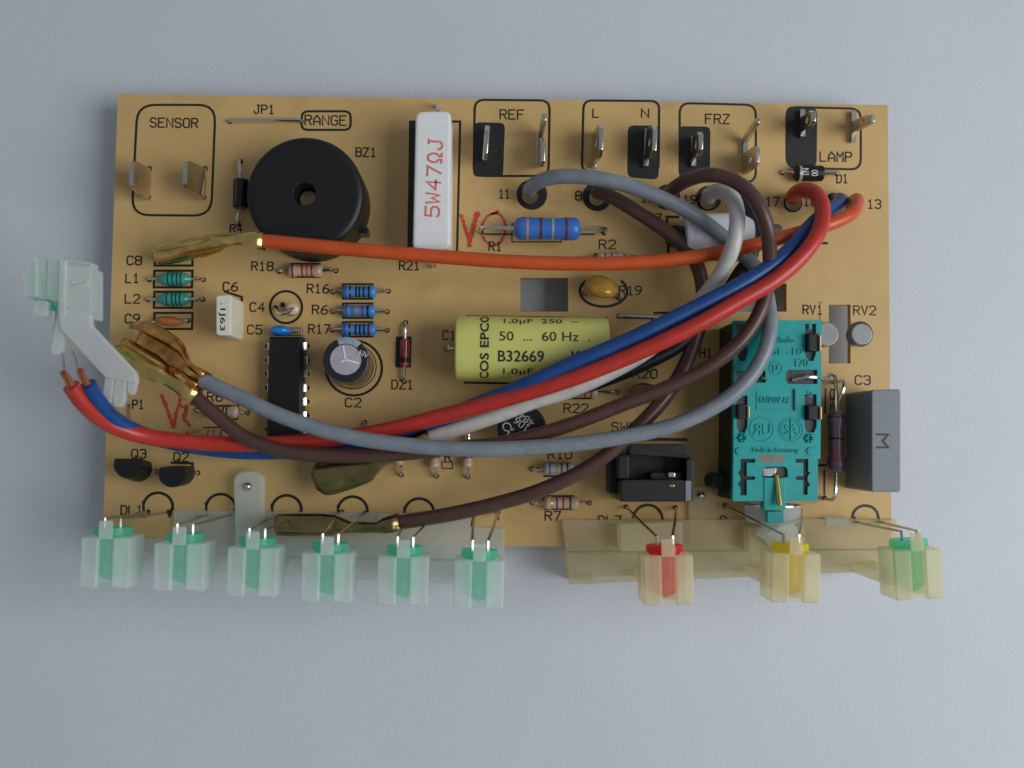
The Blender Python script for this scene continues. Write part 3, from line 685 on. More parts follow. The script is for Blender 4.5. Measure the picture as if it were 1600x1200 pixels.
# tab terminals ----------------------------------------------------------------
def tab(label, base, blades, th=.085, th_base=.09):
    """base: pixel line on the board; each blade: outline (px,py,h)"""
    (x0, y0), (x1, y1) = base
    A, B = P(x0, y0), P(x1, y1); u = (B - A).normalized(); n = Vector((-u.y, u.x, 0)) * th_base / 2
    m = MB(); z = Vector((0, 0, .12))
    m.rings([[A - n, B - n, B + n, A + n], [A - n + z, B - n + z, B + n + z, A + n + z]])
    o = link('tab_terminal', m, 'steel', PCB, label)
    for bl in blades:
        q = [P(*p) for p in bl]
        if len(q) != 6: link('blade', MB().blade(q, th), 'steel', o); continue
        u = (q[1] - q[0]).normalized(); v = ((q[3] + q[4]) / 2 - (q[0] + q[1]) / 2); v = (v - u * v.dot(u)).normalized(); nn = u.cross(v)
        fl = [((p - q[0]).dot(u), (p - q[0]).dot(v)) for p in q]; cx = sum(p[0] for p in fl) / 6; hh = max(p[1] for p in fl)
        wd = abs(fl[1][0] - fl[0][0]); mb = MB(); mb.holed(fl, [[(cx + min(.075, wd*.2)*math.cos(a*.7854), hh*.62 + min(.075, wd*.2)*math.sin(a*.7854)) for a in range(8)]], -th/2, th/2)
        mb.v = [tuple(q[0] + u*a + v*b + nn*c) for a, b, c in mb.v]
        bv = link('blade', mb, 'steel', o).modifiers.new('edge', 'BEVEL'); bv.width = .018; bv.segments = 2; bv.limit_method = 'ANGLE'
    return o
def blade(ax_, ay, bx, by, tx, ty, h=.8, h0=.08, lean=0):
    """upright tab between board pixels a and b, whose top edge is displaced by tx,ty pixels; chamfered tip"""
    f = .82
    def q(x, y, s): return (x + tx * s, y + ty * s, h0 + (h - h0) * s)
    dx, dy = bx - ax_, by - ay
    return [q(ax_, ay, 0), q(bx, by, 0), q(bx, by, f), q(bx - dx*.18, by - dy*.18, 1), q(ax_ + dx*.18, ay + dy*.18, 1), q(ax_, ay, f)]
tab('leftmost tab terminal in the dark block of the REF box', ((761,203),(757,252)), [blade(761,200,757,254, 1,-5, .8)])
tab('double tab terminal at the right of the REF box', ((842,214),(841,262)), [blade(844,204,843,222, 7,-30, .85), blade(843,216,842,262, 6,-2, .8)])
tab('tab terminal below the letter L', ((929,208),(927,264)), [blade(929,206,927,258, 12,-15, .85)])
tab('tab terminal in the dark block below the letter N', ((1010,204),(1008,262)), [blade(1012,202,1009,252, 13,-8, .85)])
tab('tab terminal in the dark block of the FRZ box', ((1082,216),(1082,262)), [blade(1084,214,1083,250, 12,-10, .85)])
tab('double tab terminal at the right of the FRZ box', ((1163,218),(1162,270)), [blade(1164,214,1163,226, 21,-32, .9), blade(1164,240,1162,274, 21,-14, .9)])
tab('tab terminal in the dark block of the LAMP box', ((1251,174),(1252,216)), [blade(1253,184,1253,208, 19,-14, .9)])
tab('tab terminal at the right corner of the LAMP box', ((1331,176),(1331,224)), [blade(1333,190,1333,208, 31,-14, .95)])
for dx, lab in ((0, 'left bent tab terminal inside the SENSOR box'), (87, 'right bent tab terminal inside the SENSOR box')):
    hole(233+dx, 264, .06); hole(231+dx, 308, .06); k = dx*.035
    tab(lab, ((232+dx,268),(230+dx,306)), [[(233+dx,262,0),(231+dx,310,0),(229+dx,312,.15),(207+dx-k,294,.62),(205+dx-k,282,.72),(206+dx-k,256,.72),(211+dx-k,252,.62),(229+dx,262,.15)]], .08)
# pin strip ---------------------------------------------------------------------
m = MB(); lead(m, [P(199,668,-.1), P(200,662,.1), P(200,634,.95), P(200,628,1.1)], .045); link('header_pin', m, 'tin', PCB, 'bare metal pin beside the print P1'); 
# microswitch -------------------------------------------------------------------
SW = empty('switch_block', P(1020,740), PCB); SW['label'] = 'black open frame switch block under the grey and brown wires'
def swb(nm, poly, h0, h1, m='blackp', r=.05, ch=.025): return link(nm, MB().ext(roundpoly(px(poly, h1), r), ZB + h0, ZB + h1, ch), m, SW)
swb('base', [(956,712),(1072,696),(1082,716),(1082,784),(968,784)], .0, .5)
swb('side_rib', rect(953,718,964,772), 0, .55); swb('front_block', rect(969,749,1071,784), .5, 1.05, 'greyblack', .08, .035)
swb('side_wall', rect(1072,717,1084,784), .5, 1.05, 'blackp'); swb('side_wall', rect(966,712,983,748), .5, 1.0, 'blackp')
swb('rear_wall', [(984,694),(1070,694),(1083,716),(984,711)], .5, 1.0, 'greyblack'); swb('edge_face', rect(1071,751,1080,783), 1.0, 1.075, 'greycap', .02, .01)
swb('ledge', rect(1016,738,1066,750), .5, .85, 'greyblack'); swb('contact', rect(1044,738,1055,746), .8, .95, 'steel', .03, .015); swb('contact', rect(1045,757,1054,761), 1.0, 1.07, 'brass', .02, .01)
# teal relay ----------------------------------------------------------------------
H = 1.15; RL = empty('relay', P(1200,640), PCB); RL['label'] = 'tall teal relay block with embossed lettering and red 0003 stamp'
lid = [(1147,501),(1284,500),(1282,717),(1278,717),(1278,783),(1145,783),(1146,717)]
def dset(x0, y0, x1, y1, r=.03): return roundpoly(px(rect(x0, y0, x1, y1), H), r, 3)
def slotpoly(x0, y0, x1, y1, tip):   # slot with a tapered end
    return px([(x0,y0),(x1,y0),(x1,y1-tip),(x1-4,y1),(x0+4,y1),(x0,y1-tip)], H)
slots = [slotpoly(1151,506,1168,564,12), slotpoly(1258,506,1275,564,12), px(rect(1151,579,1196,598), H), px([(1228,582),(1232,578),(1277,578),(1277,600),(1232,600),(1228,596)], H),
         slotpoly(1151,618,1168,676,10), slotpoly(1257,616,1276,676,10)]
arch = roundpoly(px([(1191,746),(1192,729),(1231,729),(1231,746)], H), [0,.1,.1,0], 5)
cl = px([(1157,717),(1180,717),(1180,723),(1167,723),(1167,744),(1178,744),(1181,747),(1178,750),(1167,750),(1167,774),(1157,774),(1157,762),(1153,757),(1157,750),(1157,746),(1153,738),(1157,734)], H)
cr = px([(1243,717),(1263,717),(1263,736),(1266,739),(1262,744),(1262,752),(1266,758),(1262,761),(1262,773),(1255,773),(1255,750),(1246,750),(1242,747),(1246,744),(1255,744),(1255,723),(1243,723)], H)
link('cover', MB().holed(px(lid, H), slots + [arch, cl, cr], ZB + H - .14, ZB + H), 'teal', RL)
link('contact_floor', MB().ext(inset(px(lid[:3] + [(1278,783),(1145,783)], H), .05), ZB + H - .2, ZB + H - .06), 'slot', RL)
inner = inset(px([(1147,501),(1284,500),(1280,783),(1145,783)], H), .015)
link('body', MB().ext(inner, ZB, ZB + H - .20), 'tealdark', RL)
for q in (cl, cr): link('recess_shade', MB().ext(q, ZB + H - .055, ZB + H - .05), 'black', RL)  # black sheets painted in for the dark depth of the cuts
for (x0, y0, x1, y1) in [(1152,632,1167,654), (1262,633,1280,656), (1262,521,1279,549)]:
    link('contact_post', MB().ext(px(rect(x0,y0,x1,y1), H + .1), ZB + H - .1, ZB + H + .13, .03), 'blackp', RL)
    link('contact_edge', MB().ext(px(rect(x1,y0+3,x1+4,y1-1), H + .15), ZB + H - .1, ZB + H + .16, .01), 'darkbrass', RL)
m = MB(); lead(m, [P(1238,594,H-.03), P(1262,589,H+.06), P(1278,590,H), P(1290,592,.8), P(1297,586,.75), P(1303,586,.7), P(1306,600,.6), P(1307,645,.5)], .032); link('contact_lead', m, 'tin', RL)
m = MB(); lead(m, [P(1190,592,H-.02), P(1196,590,H+.05), P(1198,594,H)], .03); link('contact_lead', m, 'tin', RL)
def ring(cx, cy, r, w=.018, z=H + .012):
    c = P(cx, cy, H); k = cmpp(cx, cy, H) * r; m = MB()
    m.tube([(c.x + k*math.cos(2*math.pi*i/40), c.y + k*math.sin(2*math.pi*i/40), ZB + H) for i in range(41)], w, 6, False); return m
for x, y, r in ((1190,671,18.5),(1236,671,18.5),(1235.5,671,14.5),(1212,576,10)): link('embossed_ring', ring(x, y, r, .013), 'teal', RL)
for s_, x, y, w, h, b in [('Made in Germany',1212,704,72,10,0),('6A/250V AC',1211,625,50,10,.005),('170',1253,567,20,13,0),('µ',1212,576,8,12,0),('schado',1224,531,32,9,0),('SE -10',1230,549,46,11,0),
                           ('U',1198,671,13,17,.01),('2',1266,616,8,9,0),('1',1266,510,4,9,0)]:
    link('embossed_text', ftext(s_, x, y, w, h, 0, H, .02, b), 'teal', RL)
f = ftext('R', 1183, 671, 14, 17, 0, H, .02, .01); cxr = P(1183, 671, H).x; f.v = [(2*cxr - v[0], v[1], v[2]) for v in f.v]; f.f = [g[::-1] for g in f.f]; link('embossed_text', f, 'teal', RL)
link('embossed_text', ftext('SA', 1236, 671, 20, 16, 0, H, .02, .005), 'teal', RL)
link('embossed_line', MB().ext(px(rect(1235,654,1237,688), H), ZB + H - .01, ZB + H + .022), 'teal', RL)
link('printed_text', ftext('0003', 1206, 716.5, 38, 13, 0, H, .003, .006), 'rustink', RL)
link('embossed_line', MB().ext(px(rect(1240,608,1242,642), H), ZB + H - .01, ZB + H + .03), 'tealdark', RL)
link('embossed_line', MB().ext(px(rect(1184,640,1240,642), H), ZB + H - .01, ZB + H + .012), 'teal', RL)
link('embossed_line', MB().ext(px(rect(1182,612,1184,642), H), ZB + H - .01, ZB + H + .012), 'teal', RL)
for x, y in ((1155,705),(1266,705)): link('round_boss', MB().disc(P(x,y,H).xy, 6*cmpp(x,y,H), ZB+H-.02, ZB+H+.025, 20, .01), 'teal', RL)
for x, y in ((1160,684),(1264,685)):
    m = MB(); c = P(x, y, H); k = 8*cmpp(x,y,H)
    for a in range(6):
        v = Vector((math.cos(a*1.047), math.sin(a*1.047), 0)); m.lathe(c + v*k*.62 - Vector((0,0,.02)), c + v*k*.62 + Vector((0,0,.05)), [(0,k*.36),(.6,k*.36),(1,k*.15)], 8)
    link('heat_stake', m, 'teal', RL)
link('spring_plate', MB().ext(px([(1192,731),(1214,731),(1212,744),(1192,744)], H - .03), ZB+H-.08, ZB+H-.03, .02), 'zinc', RL)
link('lever_tab', MB().ext(roundpoly(px(rect(1193,746,1228,797), H), .04), ZB + H - .2, ZB + H + .02, .02), 'teal', RL)
link('lever_tab', MB().ext(px(rect(1199,799,1225,817), 1.08), ZB + .6, ZB + 1.08, .02), 'teal', RL)
m = MB(); m.tube([P(1213,740,H-.06), P(1214,744,H+.03), P(1218,788,H+.12), P(1218,789,H+.1)], [.03,.034,.05,.03], 10); link('brass_pin', m, 'brass', RL)
c0, c1 = P(1207, 787, .55), P(1207, 817, .55); c2 = P(1232, 852, .5)
link('drum', MB().lathe(c0, c1, [(0,.44),(.08,.49),(.8,.47),(1,.40)], 40), 'milkwhite', RL)
link('metal_ring', MB().lathe(c0 - Vector((0,0,0)), c0 + (c1-c0)*.12, [(0,.45),(.2,.51),(.8,.51),(1,.46)], 40, False), 'tin', RL)
link('shaft', MB().lathe(c1, c2, [(0,.36),(.3,.3),(1,.28)], 28), 'milkwhite', RL)
link('side_boss', MB().disc(P(1122,752,.5).xy, .14, ZB, ZB + .55, 20, .04), 'tealdark', RL)

# --- light emitting diodes stand on long leads over the board's lower edge
HL = 2.42                                         # height of the holder cubes' upper face
cubes = [ # upper face corners TL TR BR BL, led material, hole pixels
 ([(127,838),(203,842),(200,921),(123,917)], 'ledgreen', ((231,800),(263,800)), 'green LED in the leftmost clear cube'),
 ([(241,848),(319,851),(317,926),(238,922)], 'ledgreen', ((326,804),(362,804)), 'green LED in the second clear cube from the left'),
 ([(356,855),(433,858),(431,935),(352,931)], 'ledgreen', ((429,806),(466,806)), 'green LED in the clear cube below the screw tab'),
 ([(471,864),(551,866),(547,943),(470,940)], 'ledgreen', ((534,800),(570,802)), 'green LED in the clear cube under the brass terminal'),
 ([(591,869),(669,871),(668,947),(588,945)], 'ledgreen', ((637,812),(672,810)), 'green LED in the clear cube where the brown wire leaves its terminal'),
 ([(710,875),(788,876),(785,952),(708,951)], 'ledgreen', ((742,804),(778,800)), 'green LED in the clear cube right of the brown wire end'),
 ([(1005,868),(1083,868),(1085,946),(1007,946)], 'ledred', ((978,792),(1055,793)), 'red LED in its own cube below the black switch'),
 ([(1205,863),(1283,867),(1282,942),(1205,942)], 'ledyellow', ((1133,790),(1250,797)), 'yellow LED in its cube below the teal relay'),
 ([(1395,858),(1472,860),(1475,936),(1402,938)], 'ledgreen', ((1335,815),(1372,815)), 'green LED in the yellowed cube at the lower right')]
for poly, m_, hs, lab in cubes:
    TL, TR, BR, BL = [P(x, y, HL) for x, y in poly]
    back = (TL + TR) / 2; front = (BL + BR) / 2; ax = (front - back).normalized(); zc = Vector((0, 0, -.33))
    a = back - ax * .14 + zc; b = front - ax * .08 + zc; Ln = (b - a).length
    o = link('led', MB().lathe(a, b, [(0,.20),(.005,.29),(.13,.30),(.132,.25),(.72,.25),(.86,.21),(.95,.13),(1,.03)], 28), m_, PCB, lab)
    sx = Vector((ax.y, -ax.x, 0)); sx = -sx if sx.x < 0 else sx
    for (hx, hy), s in zip(hs, (-1, 1)):
        E = P(hx, hy); hole(hx, hy); q = a + sx * s * .125 + Vector((0, 0, .06))
        m = MB(); m.tube([E - Vector((0,0,.2)), E + Vector((0,0,.06)), E.lerp(q - ax*.12, .5) + Vector((s*.01,0,.05)), q - ax*.13, q - ax*.09, q + ax*.03], .025, 6); link('lead', m, 'steel', o)

# --- the cut board
outer = px([(184,147),(1387,164),(1393,855),(160,852)], 0)
hl = [[(c.x + r*math.cos(2*math.pi*k/10), c.y + r*math.sin(2*math.pi*k/10)) for k in range(10)] for c, r in HOLES]
bpy.data.objects.remove(SUB)
SUB = link('substrate', MB().holed(outer, [px(c, 0) for c in CUT] + hl, ZB - .16, ZB), 'board', PCB, angle=25)
for nm, k, m_ in PRINT: link(nm, k, m_, SUB)

# ------------------------------------------------------------------ clear LED holders screwed to the board's lower edge
def cube_holder(root, poly, mcube, mpost, post=True):
    TL, TR, BR, BL = [P(x, y, HL) for x, y in poly]
    w = ((TR - TL).length + (BR - BL).length) / 2; back = (TL + TR) / 2; front = (BL + BR) / 2
    ax = (front - back).normalized(); sx = Vector((-ax.y, ax.x, 0)); sx = -sx if sx.x < 0 else sx
    D = .68; rb = .262; zc = -.33; sl = .105
    prof = [(-w/2, 0), (-sl - .03, 0), (-sl, -.03)]
    a0 = math.asin(sl / rb)
    prof += [(rb * math.sin(t), zc + rb * math.cos(t)) for t in [-(a0 + (2*math.pi - 2*a0) * k / 18) for k in range(19)]]
    prof += [(sl, -.03), (sl + .03, 0), (w/2, 0), (w/2, -D), (-w/2, -D)]
    m = MB(); m.rings([[back + sx*x + Vector((0,0,z)) for x, z in prof], [front + sx*x + Vector((0,0,z)) for x, z in prof]])
    o = link('led_cube', m, mcube, root)
    bv = o.modifiers.new('edge', 'BEVEL'); bv.width = .022; bv.segments = 2; bv.limit_method = 'ANGLE'; bv.angle_limit = 1.0
    t0 = back - ax*.26; tg = [(-.1, -.02), (.1, -.02), (.1, .025), (-.1, .025)]
    m = MB(); m.rings([[t0 + sx*x*.9 + Vector((0,0,z)) for x, z in tg], [t0 + ax*.04 + sx*x + Vector((0,0,z)) for x, z in tg], [back + ax*.02 + sx*x + Vector((0,0,z)) for x, z in tg]])
    link('clip_tongue', m, mcube, root)
    m = MB(); m.rings([[b_ + sx*x + Vector((0,0,z)) for x, z in [(-.095,-.05),(.095,-.05),(.095,-.025),(-.095,-.025)]] for b_ in (back + ax*.03, front - ax*.02)])
    link('slot_cover', m, 'slotclear' if mcube == 'milk' else 'slotamber', root)
    if post:
        c = back.lerp(front, .72); q = [(-.22,-.09),(.22,-.09),(.22,.09),(-.22,.09)]
        pts = [(c + sx*x + ax*y).xy for x, y in q]
        link('post', MB().ext(pts, ZB + .1, ZB + HL - D), mpost, root)
def screw(root, x, y, h, r):
    c = P(x, y, h); m = MB(); m.lathe(c, c + Vector((0,0,.09)), [(0,r),(.3,r),(.7,r*.75),(1,r*.25)], 24)
    o = link('screw', m, 'zinc', root)
    return o
LH = tag(empty('led_holder', P(480,870,-.6)), 'long clear plastic LED holder with six cubes along the lower left board edge', 'LED holder', 'clear plastic LED holders on the board edge')
for c in cubes[:6]: cube_holder(LH, c[0], 'milk', 'milkclear')
link('front_wall', MB().ext(px([(196,866),(786,876),(786,914),(196,889)], 0), ZB - 0.67, ZB + .12, .03), 'milkclear', LH)
link('top_flange', MB().ext(px([(272,797),(735,803),(735,822),(788,826),(788,875),(196,865),(196,842),(272,840)], .06), ZB + .02, ZB + .1, .02), 'milkclear', LH)
link('screw_tab', MB().ext(roundpoly(px([(364,736),(412,736),(410,868),(368,868)], .28), [.24,.24,.02,.02], 6), ZB + .1, ZB + .28, .04), 'milkwhite' if False else 'milk', LH)
screw(LH, 387, 760, .28, .08)
for x in (310, 372, 500, 590, 690): link('flange_rib', MB().ext(px(rect(x,801,x+14,818), .1), ZB + .02, ZB + .13, .01), 'milkclear', LH)
RH = tag(empty('led_holder', P(1140,870,-.6)), 'yellowed clear plastic LED holder with red, yellow and green LED cubes', 'LED holder', 'clear plastic LED holders on the board edge')
for c in cubes[6:]: cube_holder(RH, c[0], 'ambercube', 'amber')
link('front_wall', MB().ext(px([(884,862),(1402,858),(1400,890),(890,912)], 0), ZB - 0.67, ZB + .12, .03), 'amber', RH)
link('top_flange', MB().ext(px([(878,812),(1068,812),(1250,810),(1400,812),(1402,857),(884,861)], .07), ZB + .02, ZB + .12, .02), 'amber', RH)
link('raised_block', MB().ext(roundpoly(px([(968,818),(1066,815),(1068,862),(970,862)], .5), .06), ZB + .1, ZB + .5, .03), 'amber', RH)
link('raised_block', MB().ext(roundpoly(px([(1168,824),(1256,820),(1262,862),(1170,864)], .45), .06), ZB + .1, ZB + .45, .03), 'amber', RH)
link('foot', MB().ext(px(rect(912,905,930,915), 0), ZB - 0.67, ZB - .2), 'amber', RH)
link('flange_rib', MB().ext(px(rect(1290,808,1325,822), .1), ZB + .02, ZB + .14, .01), 'milkclear', RH)
link('screw_tab', MB().ext(roundpoly(px([(1076,760),(1118,760),(1118,850),(1078,850)], .1), [.2,.2,0,0], 6), ZB + .01, ZB + .1, .02), 'amber', RH)
screw(RH, 1095, 774, .1, .075)

# ------------------------------------------------------------------ wires and their push-on terminals
def sweep(pts, per=9): return smooth([P(*p) for p in pts], per)
def terminal(root, stations, m, label=None):
    """push-on receptacle: lofted folded sheet. stations: (px,py,h,width,height,curl,roll)"""
    pts = [P(*s[:3]) for s in stations]; R = []
    for i, s in enumerate(stations):
        t = (pts[min(i+1, len(pts)-1)] - pts[max(i-1, 0)]).normalized()
        x = t.cross(Vector((0,0,1))).normalized(); y = x.cross(t).normalized()
        w, hh, curl, roll = s[3:7]; c, sn = math.cos(math.radians(roll)), math.sin(math.radians(roll)); pr = []
        # open section: inner lip, rolled side, floor, rolled side, inner lip
        for u, v in [(-.5+curl,.9),(-.5+curl*.6,1),(-.5+curl*.2,.92),(-.5,.55),(-.46,.12),(-.3,0),(0,-.02),(.3,0),(.46,.12),(.5,.55),(.5-curl*.2,.92),(.5-curl*.6,1),(.5-curl,.9)]:
            X, Y = u * w, v * hh - hh * .4
            pr.append(pts[i] + x * (X*c - Y*sn) + y * (X*sn + Y*c))
        R.append(pr)
    mb = MB(); mb.rings(R, close=False, cap0=False, cap1=False); mb.fix = False
    o = link('push_on_terminal', mb, m, root, label, 28, False)
    for i in (3, 9):
        e = [R[k][i] for k in range(0, 4)]
        link('rolled_edge', MB().tube(smooth(e, 4), [.02] + [.048] * 11 + [.03], 8), m, o)
    so = o.modifiers.new('thickness', 'SOLIDIFY'); so.thickness = .035; so.offset = 0
    return o
def wire(name, label, mat_, pts, r, tail=None):
    c = sweep(pts); q0 = P(*pts[0])
    root = tag(empty('wire', q0), label, 'wire', 'insulated wires soldered to the board')
    link('insulation', MB().tube(c, r, 16), mat_, root)
    return root
# the pin the wire is soldered on: a short bare collar at the board
def collar(root, x, y, h=.25, r=.15):
    link('solder_collar', MB().lathe(P(x,y,.003), P(x,y,h), [(0,r),(.8,r),(1,r*.96)], 18), 'darkbrass', root)

w = wire('wire', 'orange wire running left across the board to a brass terminal', 'w_orange',
     [(1331,318,.02),(1338,312,.4),(1339,318,.7),(1332,332,.95),(1305,347,1.1),(1255,362,1.15),(1190,380,1.15),(1080,402,1.1),(980,411,1.1),(900,412,1.12),(800,409,1.15),(700,402,1.2),(600,394,1.25),(500,385,1.28),(450,380,1.25),(408,376,1.2)], .122)
terminal(w, [(246,402,.40,.24,.2,.3,112),(254,401,.46,.34,.24,.32,112),(312,389,.72,.34,.24,.3,112),(336,382,.88,.28,.2,.2,125),(352,377,1.0,.17,.15,.1,150),(372,375,1.12,.15,.18,.25,170),(384,375,1.17,.18,.2,.3,180),(394,376,1.2,.25,.25,.3,180),(412,377,1.2,.30,.28,.3,180)], 'brass')
w = wire('wire', 'red wire curving from pin 17 to a bare copper end at far left', 'w_red',
     [(1240,314,.02),(1241,304,.45),(1252,298,.8),(1272,301,1.1),(1284,320,1.3),(1283,352,1.5),(1262,390,1.65),(1215,434,1.72),(1150,473,1.75),(1080,512,1.75),(980,558,1.65),(880,596,1.5),(780,626,1.25),(680,653,1.0),(580,677,.82),(480,690,.76),(380,694,.78),(290,690,.85),(220,680,1.05),(170,662,1.4),(132,632,1.85),(111,603,2.1)], .138)
collar(w, 1240, 316)
m = MB()
for k in range(7):
    a = k * .9; dx, dy = 4.5*math.cos(a), 4.5*math.sin(a); m.tube(smooth([P(112+dx*.8,606+dy*.8,2.1), P(106+dx*1.1,592+dy*.8,2.15), P(99+dx,581+dy*.6,2.2)], 5), .022, 6)
link('copper_strands', m, 'copper', w)
w = wire('wire', 'blue wire running beside the red one to a bare copper end', 'w_blue',
     [(1306,313,.02),(1313,313,.35),(1309,320,.6),(1290,332,.95),(1262,358,1.25),(1228,396,1.5),(1180,431,1.62),(1080,484,1.62),(980,532,1.58),(880,574,1.5),(830,597,1.38),(770,622,1.15),(700,650,.85),(620,678,.62),(540,696,.52),(460,705,.5),(380,706,.52),(300,697,.62),(225,679,.95),(178,654,1.4),(150,622,1.8),(137,600,2.0)], .132)
m = MB()
for k in range(7):
    a = k * .9; dx, dy = 4*math.cos(a), 4*math.sin(a); m.tube(smooth([P(138+dx*.8,602+dy*.8,2.0), P(130+dx*1.1,590+dy*.8,2.05), P(125+dx,577+dy*.6,2.1)], 5), .022, 6)
link('copper_strands', m, 'copper', w)
w = wire('wire', 'grey wire looping from pin 11 over the teal relay to a terminal', 'w_grey',
     [(828,306,.02),(828,296,.4),(838,286,.7),(865,277,.95),(905,276,1.1),(960,284,1.15),(1020,304,1.1),(1075,330,1.0),(1120,362,.9),(1155,392,.84),(1180,418,.85),(1194,448,.98),(1201,480,1.2),(1203,512,1.36),(1196,545,1.42),(1176,583,1.45),(1140,620,1.45),(1060,662,1.42),(960,685,1.4),(860,697,1.38),(750,702,1.37),(640,696,1.36),(540,681,1.35),(450,654,1.35),(380,623,1.3),(316,594,1.2)], .132)
collar(w, 828, 306, .35)
terminal(w, [(206,527,.5,.5,.3,.3,15),(216,530,.55,.62,.34,.32,15),(262,556,.75,.62,.34,.32,15),(278,566,.9,.45,.25,.2,10),(288,573,1.0,.24,.16,.1,5),(298,581,1.1,.24,.24,.25,0),(306,588,1.15,.30,.28,.3,0),(320,597,1.2,.32,.3,.3,0)], 'copperplate')
w = wire('wire', 'white wire from pin 19 running under the red and blue pair', 'w_white',
     [(1107,313,.02),(1109,304,.5),(1120,299,.95),(1138,303,1.3),(1149,320,1.52),(1152,345,1.6),(1146,382,1.58),(1128,424,1.35),(1104,458,1.1),(1055,512,.98),(1000,556,.92),(900,607,.88),(830,629,.84),(775,650,.8),(672,684,.78)], .135)
collar(w, 1106, 314, .3)
terminal(w, [(494,752,.5,.34,.26,.3,180),(504,748,.52,.52,.32,.3,180),(545,736,.56,.54,.32,.3,180),(575,728,.62,.46,.3,.2,180),(592,720,.66,.24,.16,.1,180),(615,708,.7,.22,.2,.22,180),(640,697,.75,.27,.26,.3,180),(672,684,.78,.29,.28,.3,180)], 'darkbrass')
w = wire('wire', 'long brown wire arching from pin 12 over the orange wire to the upper left terminal', 'w_brown',
     [(1044,312,.02),(1046,302,.45),(1056,292,.9),(1080,279,1.4),(1112,273,1.7),(1148,283,1.85),(1178,309,1.95),(1197,350,1.9),(1203,400,1.6),(1200,442,1.42),(1187,488,1.46),(1157,533,1.46),(1105,575,1.4),(1055,600,1.34),(980,629,1.27),(880,667,1.17),(790,691,1.1),(700,701,1.05),(600,711,1.03),(520,712,1.03),(440,704,1.03),(380,682,1.05),(336,647,1.1),(302,618,1.15)], .125)
collar(w, 1044, 312, .3)
terminal(w, [(186,551,.85,.28,.30,.32,150),(194,555,.9,.34,.34,.34,150),(238,578,1.08,.30,.30,.34,150),(252,586,1.17,.26,.26,.2,160),(265,595,1.16,.18,.15,.1,170),(280,604,1.15,.2,.2,.25,180),(290,610,1.15,.27,.26,.3,180),(306,622,1.15,.29,.28,.3,180)], 'brass')
w = wire('wire', 'brown wire from pin 8 sweeping down to the terminal at the lower edge', 'w_brown',
     [(934,309,.02),(936,300,.35),(958,309,.52),(1000,334,.6),(1048,367,.62),(1083,402,.62),(1098,450,.62),(1092,510,.65),(1068,575,.75),(1035,626,.9),(985,678,1.1),(925,727,1.05),(850,764,.95),(780,786,.85),(700,804,.78),(620,817,.72)], .13)
collar(w, 933, 309, .3)
terminal(w, [(432,819,.62,.28,.34,.3,200),(436,819,.62,.30,.36,.3,200),(505,819,.62,.30,.36,.3,200),(524,820,.66,.27,.32,.25,200),(536,822,.70,.23,.2,.12,190),(548,824,.68,.17,.16,.12,180),(590,824,.68,.16,.16,.15,180),(602,821,.70,.26,.26,.3,180),(624,816,.72,.3,.28,.3,180)], 'darkbrass')
w = wire('wire', 'black wire curving down beside the white sleeve under the bundle', 'w_black',
     [(1157,320,.02),(1160,312,.35),(1168,325,.55),(1177,360,.68),(1175,395,.7),(1152,432,.68),(1115,484,.66),(1060,540,.66),(1003,570,.64),(950,592,.56),(890,612,.5)], .125)

def neck(root, a, b, r, m='brass'):
    A, B = P(*a), P(*b); link('neck_glint_dome', MB().lathe(A, B, [(0,r*.9),(.25,r*1.05),(.6,r*.85),(1,r*.5)], 16), m, root)  # brass dome added over the neck to catch the window as a bright spot
WR = [o for o in S.objects if o.name.split('.')[0] == 'wire']
neck(WR[0], (334,382,.93), (356,376,1.04), .10); neck(WR[5], (244,581,1.14), (264,594,1.2), .11); neck(WR[6], (521,820,.68), (546,824,.70), .115)
for a in ((506,750,.70),(514,748,.70)): link('lance_hole', MB().disc(P(*a).xy, .035, ZB + .60, ZB + .655, 12), 'brass', WR[4])
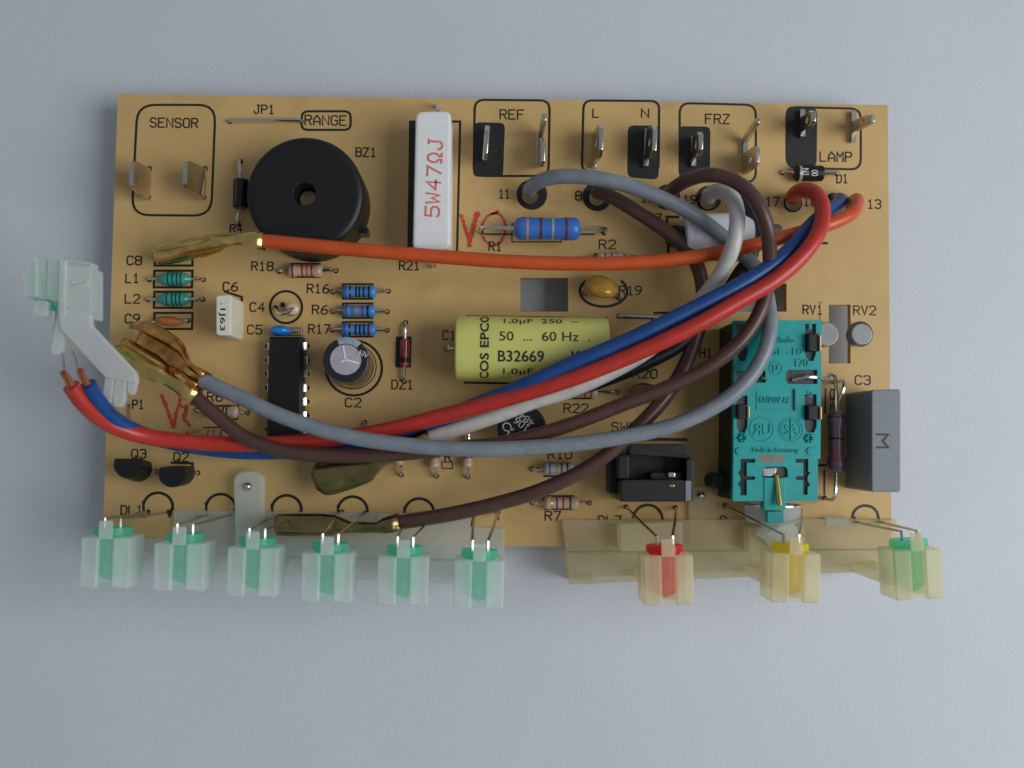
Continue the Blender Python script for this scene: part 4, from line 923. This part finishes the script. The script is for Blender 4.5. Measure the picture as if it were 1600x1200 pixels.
# ------------------------------------------------------------------ loose LED holder at the left, held up by the stripped wires
LO = tag(empty('led_holder', P(110,500,1.2)), 'loose milky LED holder arm off the left edge, joined to red and blue wires', 'LED holder', 'clear plastic LED holders on the board edge')
def hy(y): return 2.55 - .95 * (y - 400) / 240
def slab(nm, poly, th, m, dz=0.0, r=.05, root=LO):
    q = [P(x, y, hy(y) + dz) for x, y in poly]; c = sum(q, Vector()) / len(q)
    flat = roundpoly([p.xy for p in q], r, 4)
    ys = [p.y for p in q]; zs = [p.z for p in q]
    i0, i1 = ys.index(max(ys)), ys.index(min(ys))
    sl = (zs[i1] - zs[i0]) / (ys[i1] - ys[i0]) if abs(ys[i1]-ys[i0]) > 1e-6 else 0
    zf = lambda p: zs[i0] + sl * (p[1] - ys[i0])
    mb = MB(); ins = inset(flat, .02)
    mb.rings([[(p[0], p[1], zf(p) - th) for p in flat], [(p[0], p[1], zf(p) - .02) for p in flat], [(p[0], p[1], zf(p)) for p in ins]])
    return link(nm, mb, m, root)
slab('led_cube', [(40,400),(58,402),(56,464),(34,464),(36,440),(31,436),(32,426),(37,426)], .6, 'milk')
slab('led_cube', [(74,403),(96,406),(92,472),(72,468)], .6, 'milk')
slab('cube_floor', [(40,402),(92,406),(90,470),(36,464)], .08, 'milk', -.55)
slab('clip_tongue', [(53,468),(74,470),(72,494),(66,496),(56,495),(50,490)], .2, 'milkwhite', -.02)
slab('slot_cover', [(57,402),(76,403),(72,468),(54,466)], .05, 'milk', -.03, .01)
slab('led', [(58,402),(75,403),(71,480),(54,478)], .35, 'ledgreen', -.22, .02)
slab('led_flange', [(71,474),(86,476),(84,485),(70,483)], .2, 'ledgreen', -.12, .02)
slab('arm_plate', [(142,492),(142,508),(212,582),(214,600),(164,590),(94,514),(90,496),(104,480)], .12, 'milkwhite', .02)
slab('upper_block', [(98,413),(142,416),(142,498),(110,486),(96,470)], .5, 'milk', .03)
slab('rib', [(92,405),(104,406),(101,494),(90,500)], .14, 'milkwhite', .05)
slab('rib', [(98,404),(142,410),(142,417),(98,412)], .3, 'milk', .0, .01)
slab('rib', [(110,436),(138,438),(138,450),(110,448)], .06, 'milk', .05, .01)
slab('rear_plate', [(78,404),(92,406),(92,500),(86,478)], .35, 'milk', -.10)
slab('prong', [(88,470),(104,505),(93,550),(88,555),(80,554),(78,548),(84,505)], .16, 'milkwhite', -.06)
slab('back_plate', [(96,505),(122,535),(124,552),(94,556)], .1, 'milkclear', -.3)
for q in ([(164,586),(178,590),(173,632),(167,639),(160,636),(158,630)], [(179,592),(197,594),(193,630),(187,637),(179,636),(175,630)], [(198,590),(214,592),(209,614),(204,618),(199,614)]):
    slab('prong', q, .12, 'milkwhite', -.02)
for a, b in (((97,552,1.75),(103,590,2.12)), ((113,550,1.75),(127,585,2.05))):
    m = MB(); m.tube(smooth([P(*a), P((a[0]+b[0])/2, (a[1]+b[1])/2, 2.0), P(*b)], 4), .022, 6); link('led_lead', m, 'steel', LO)
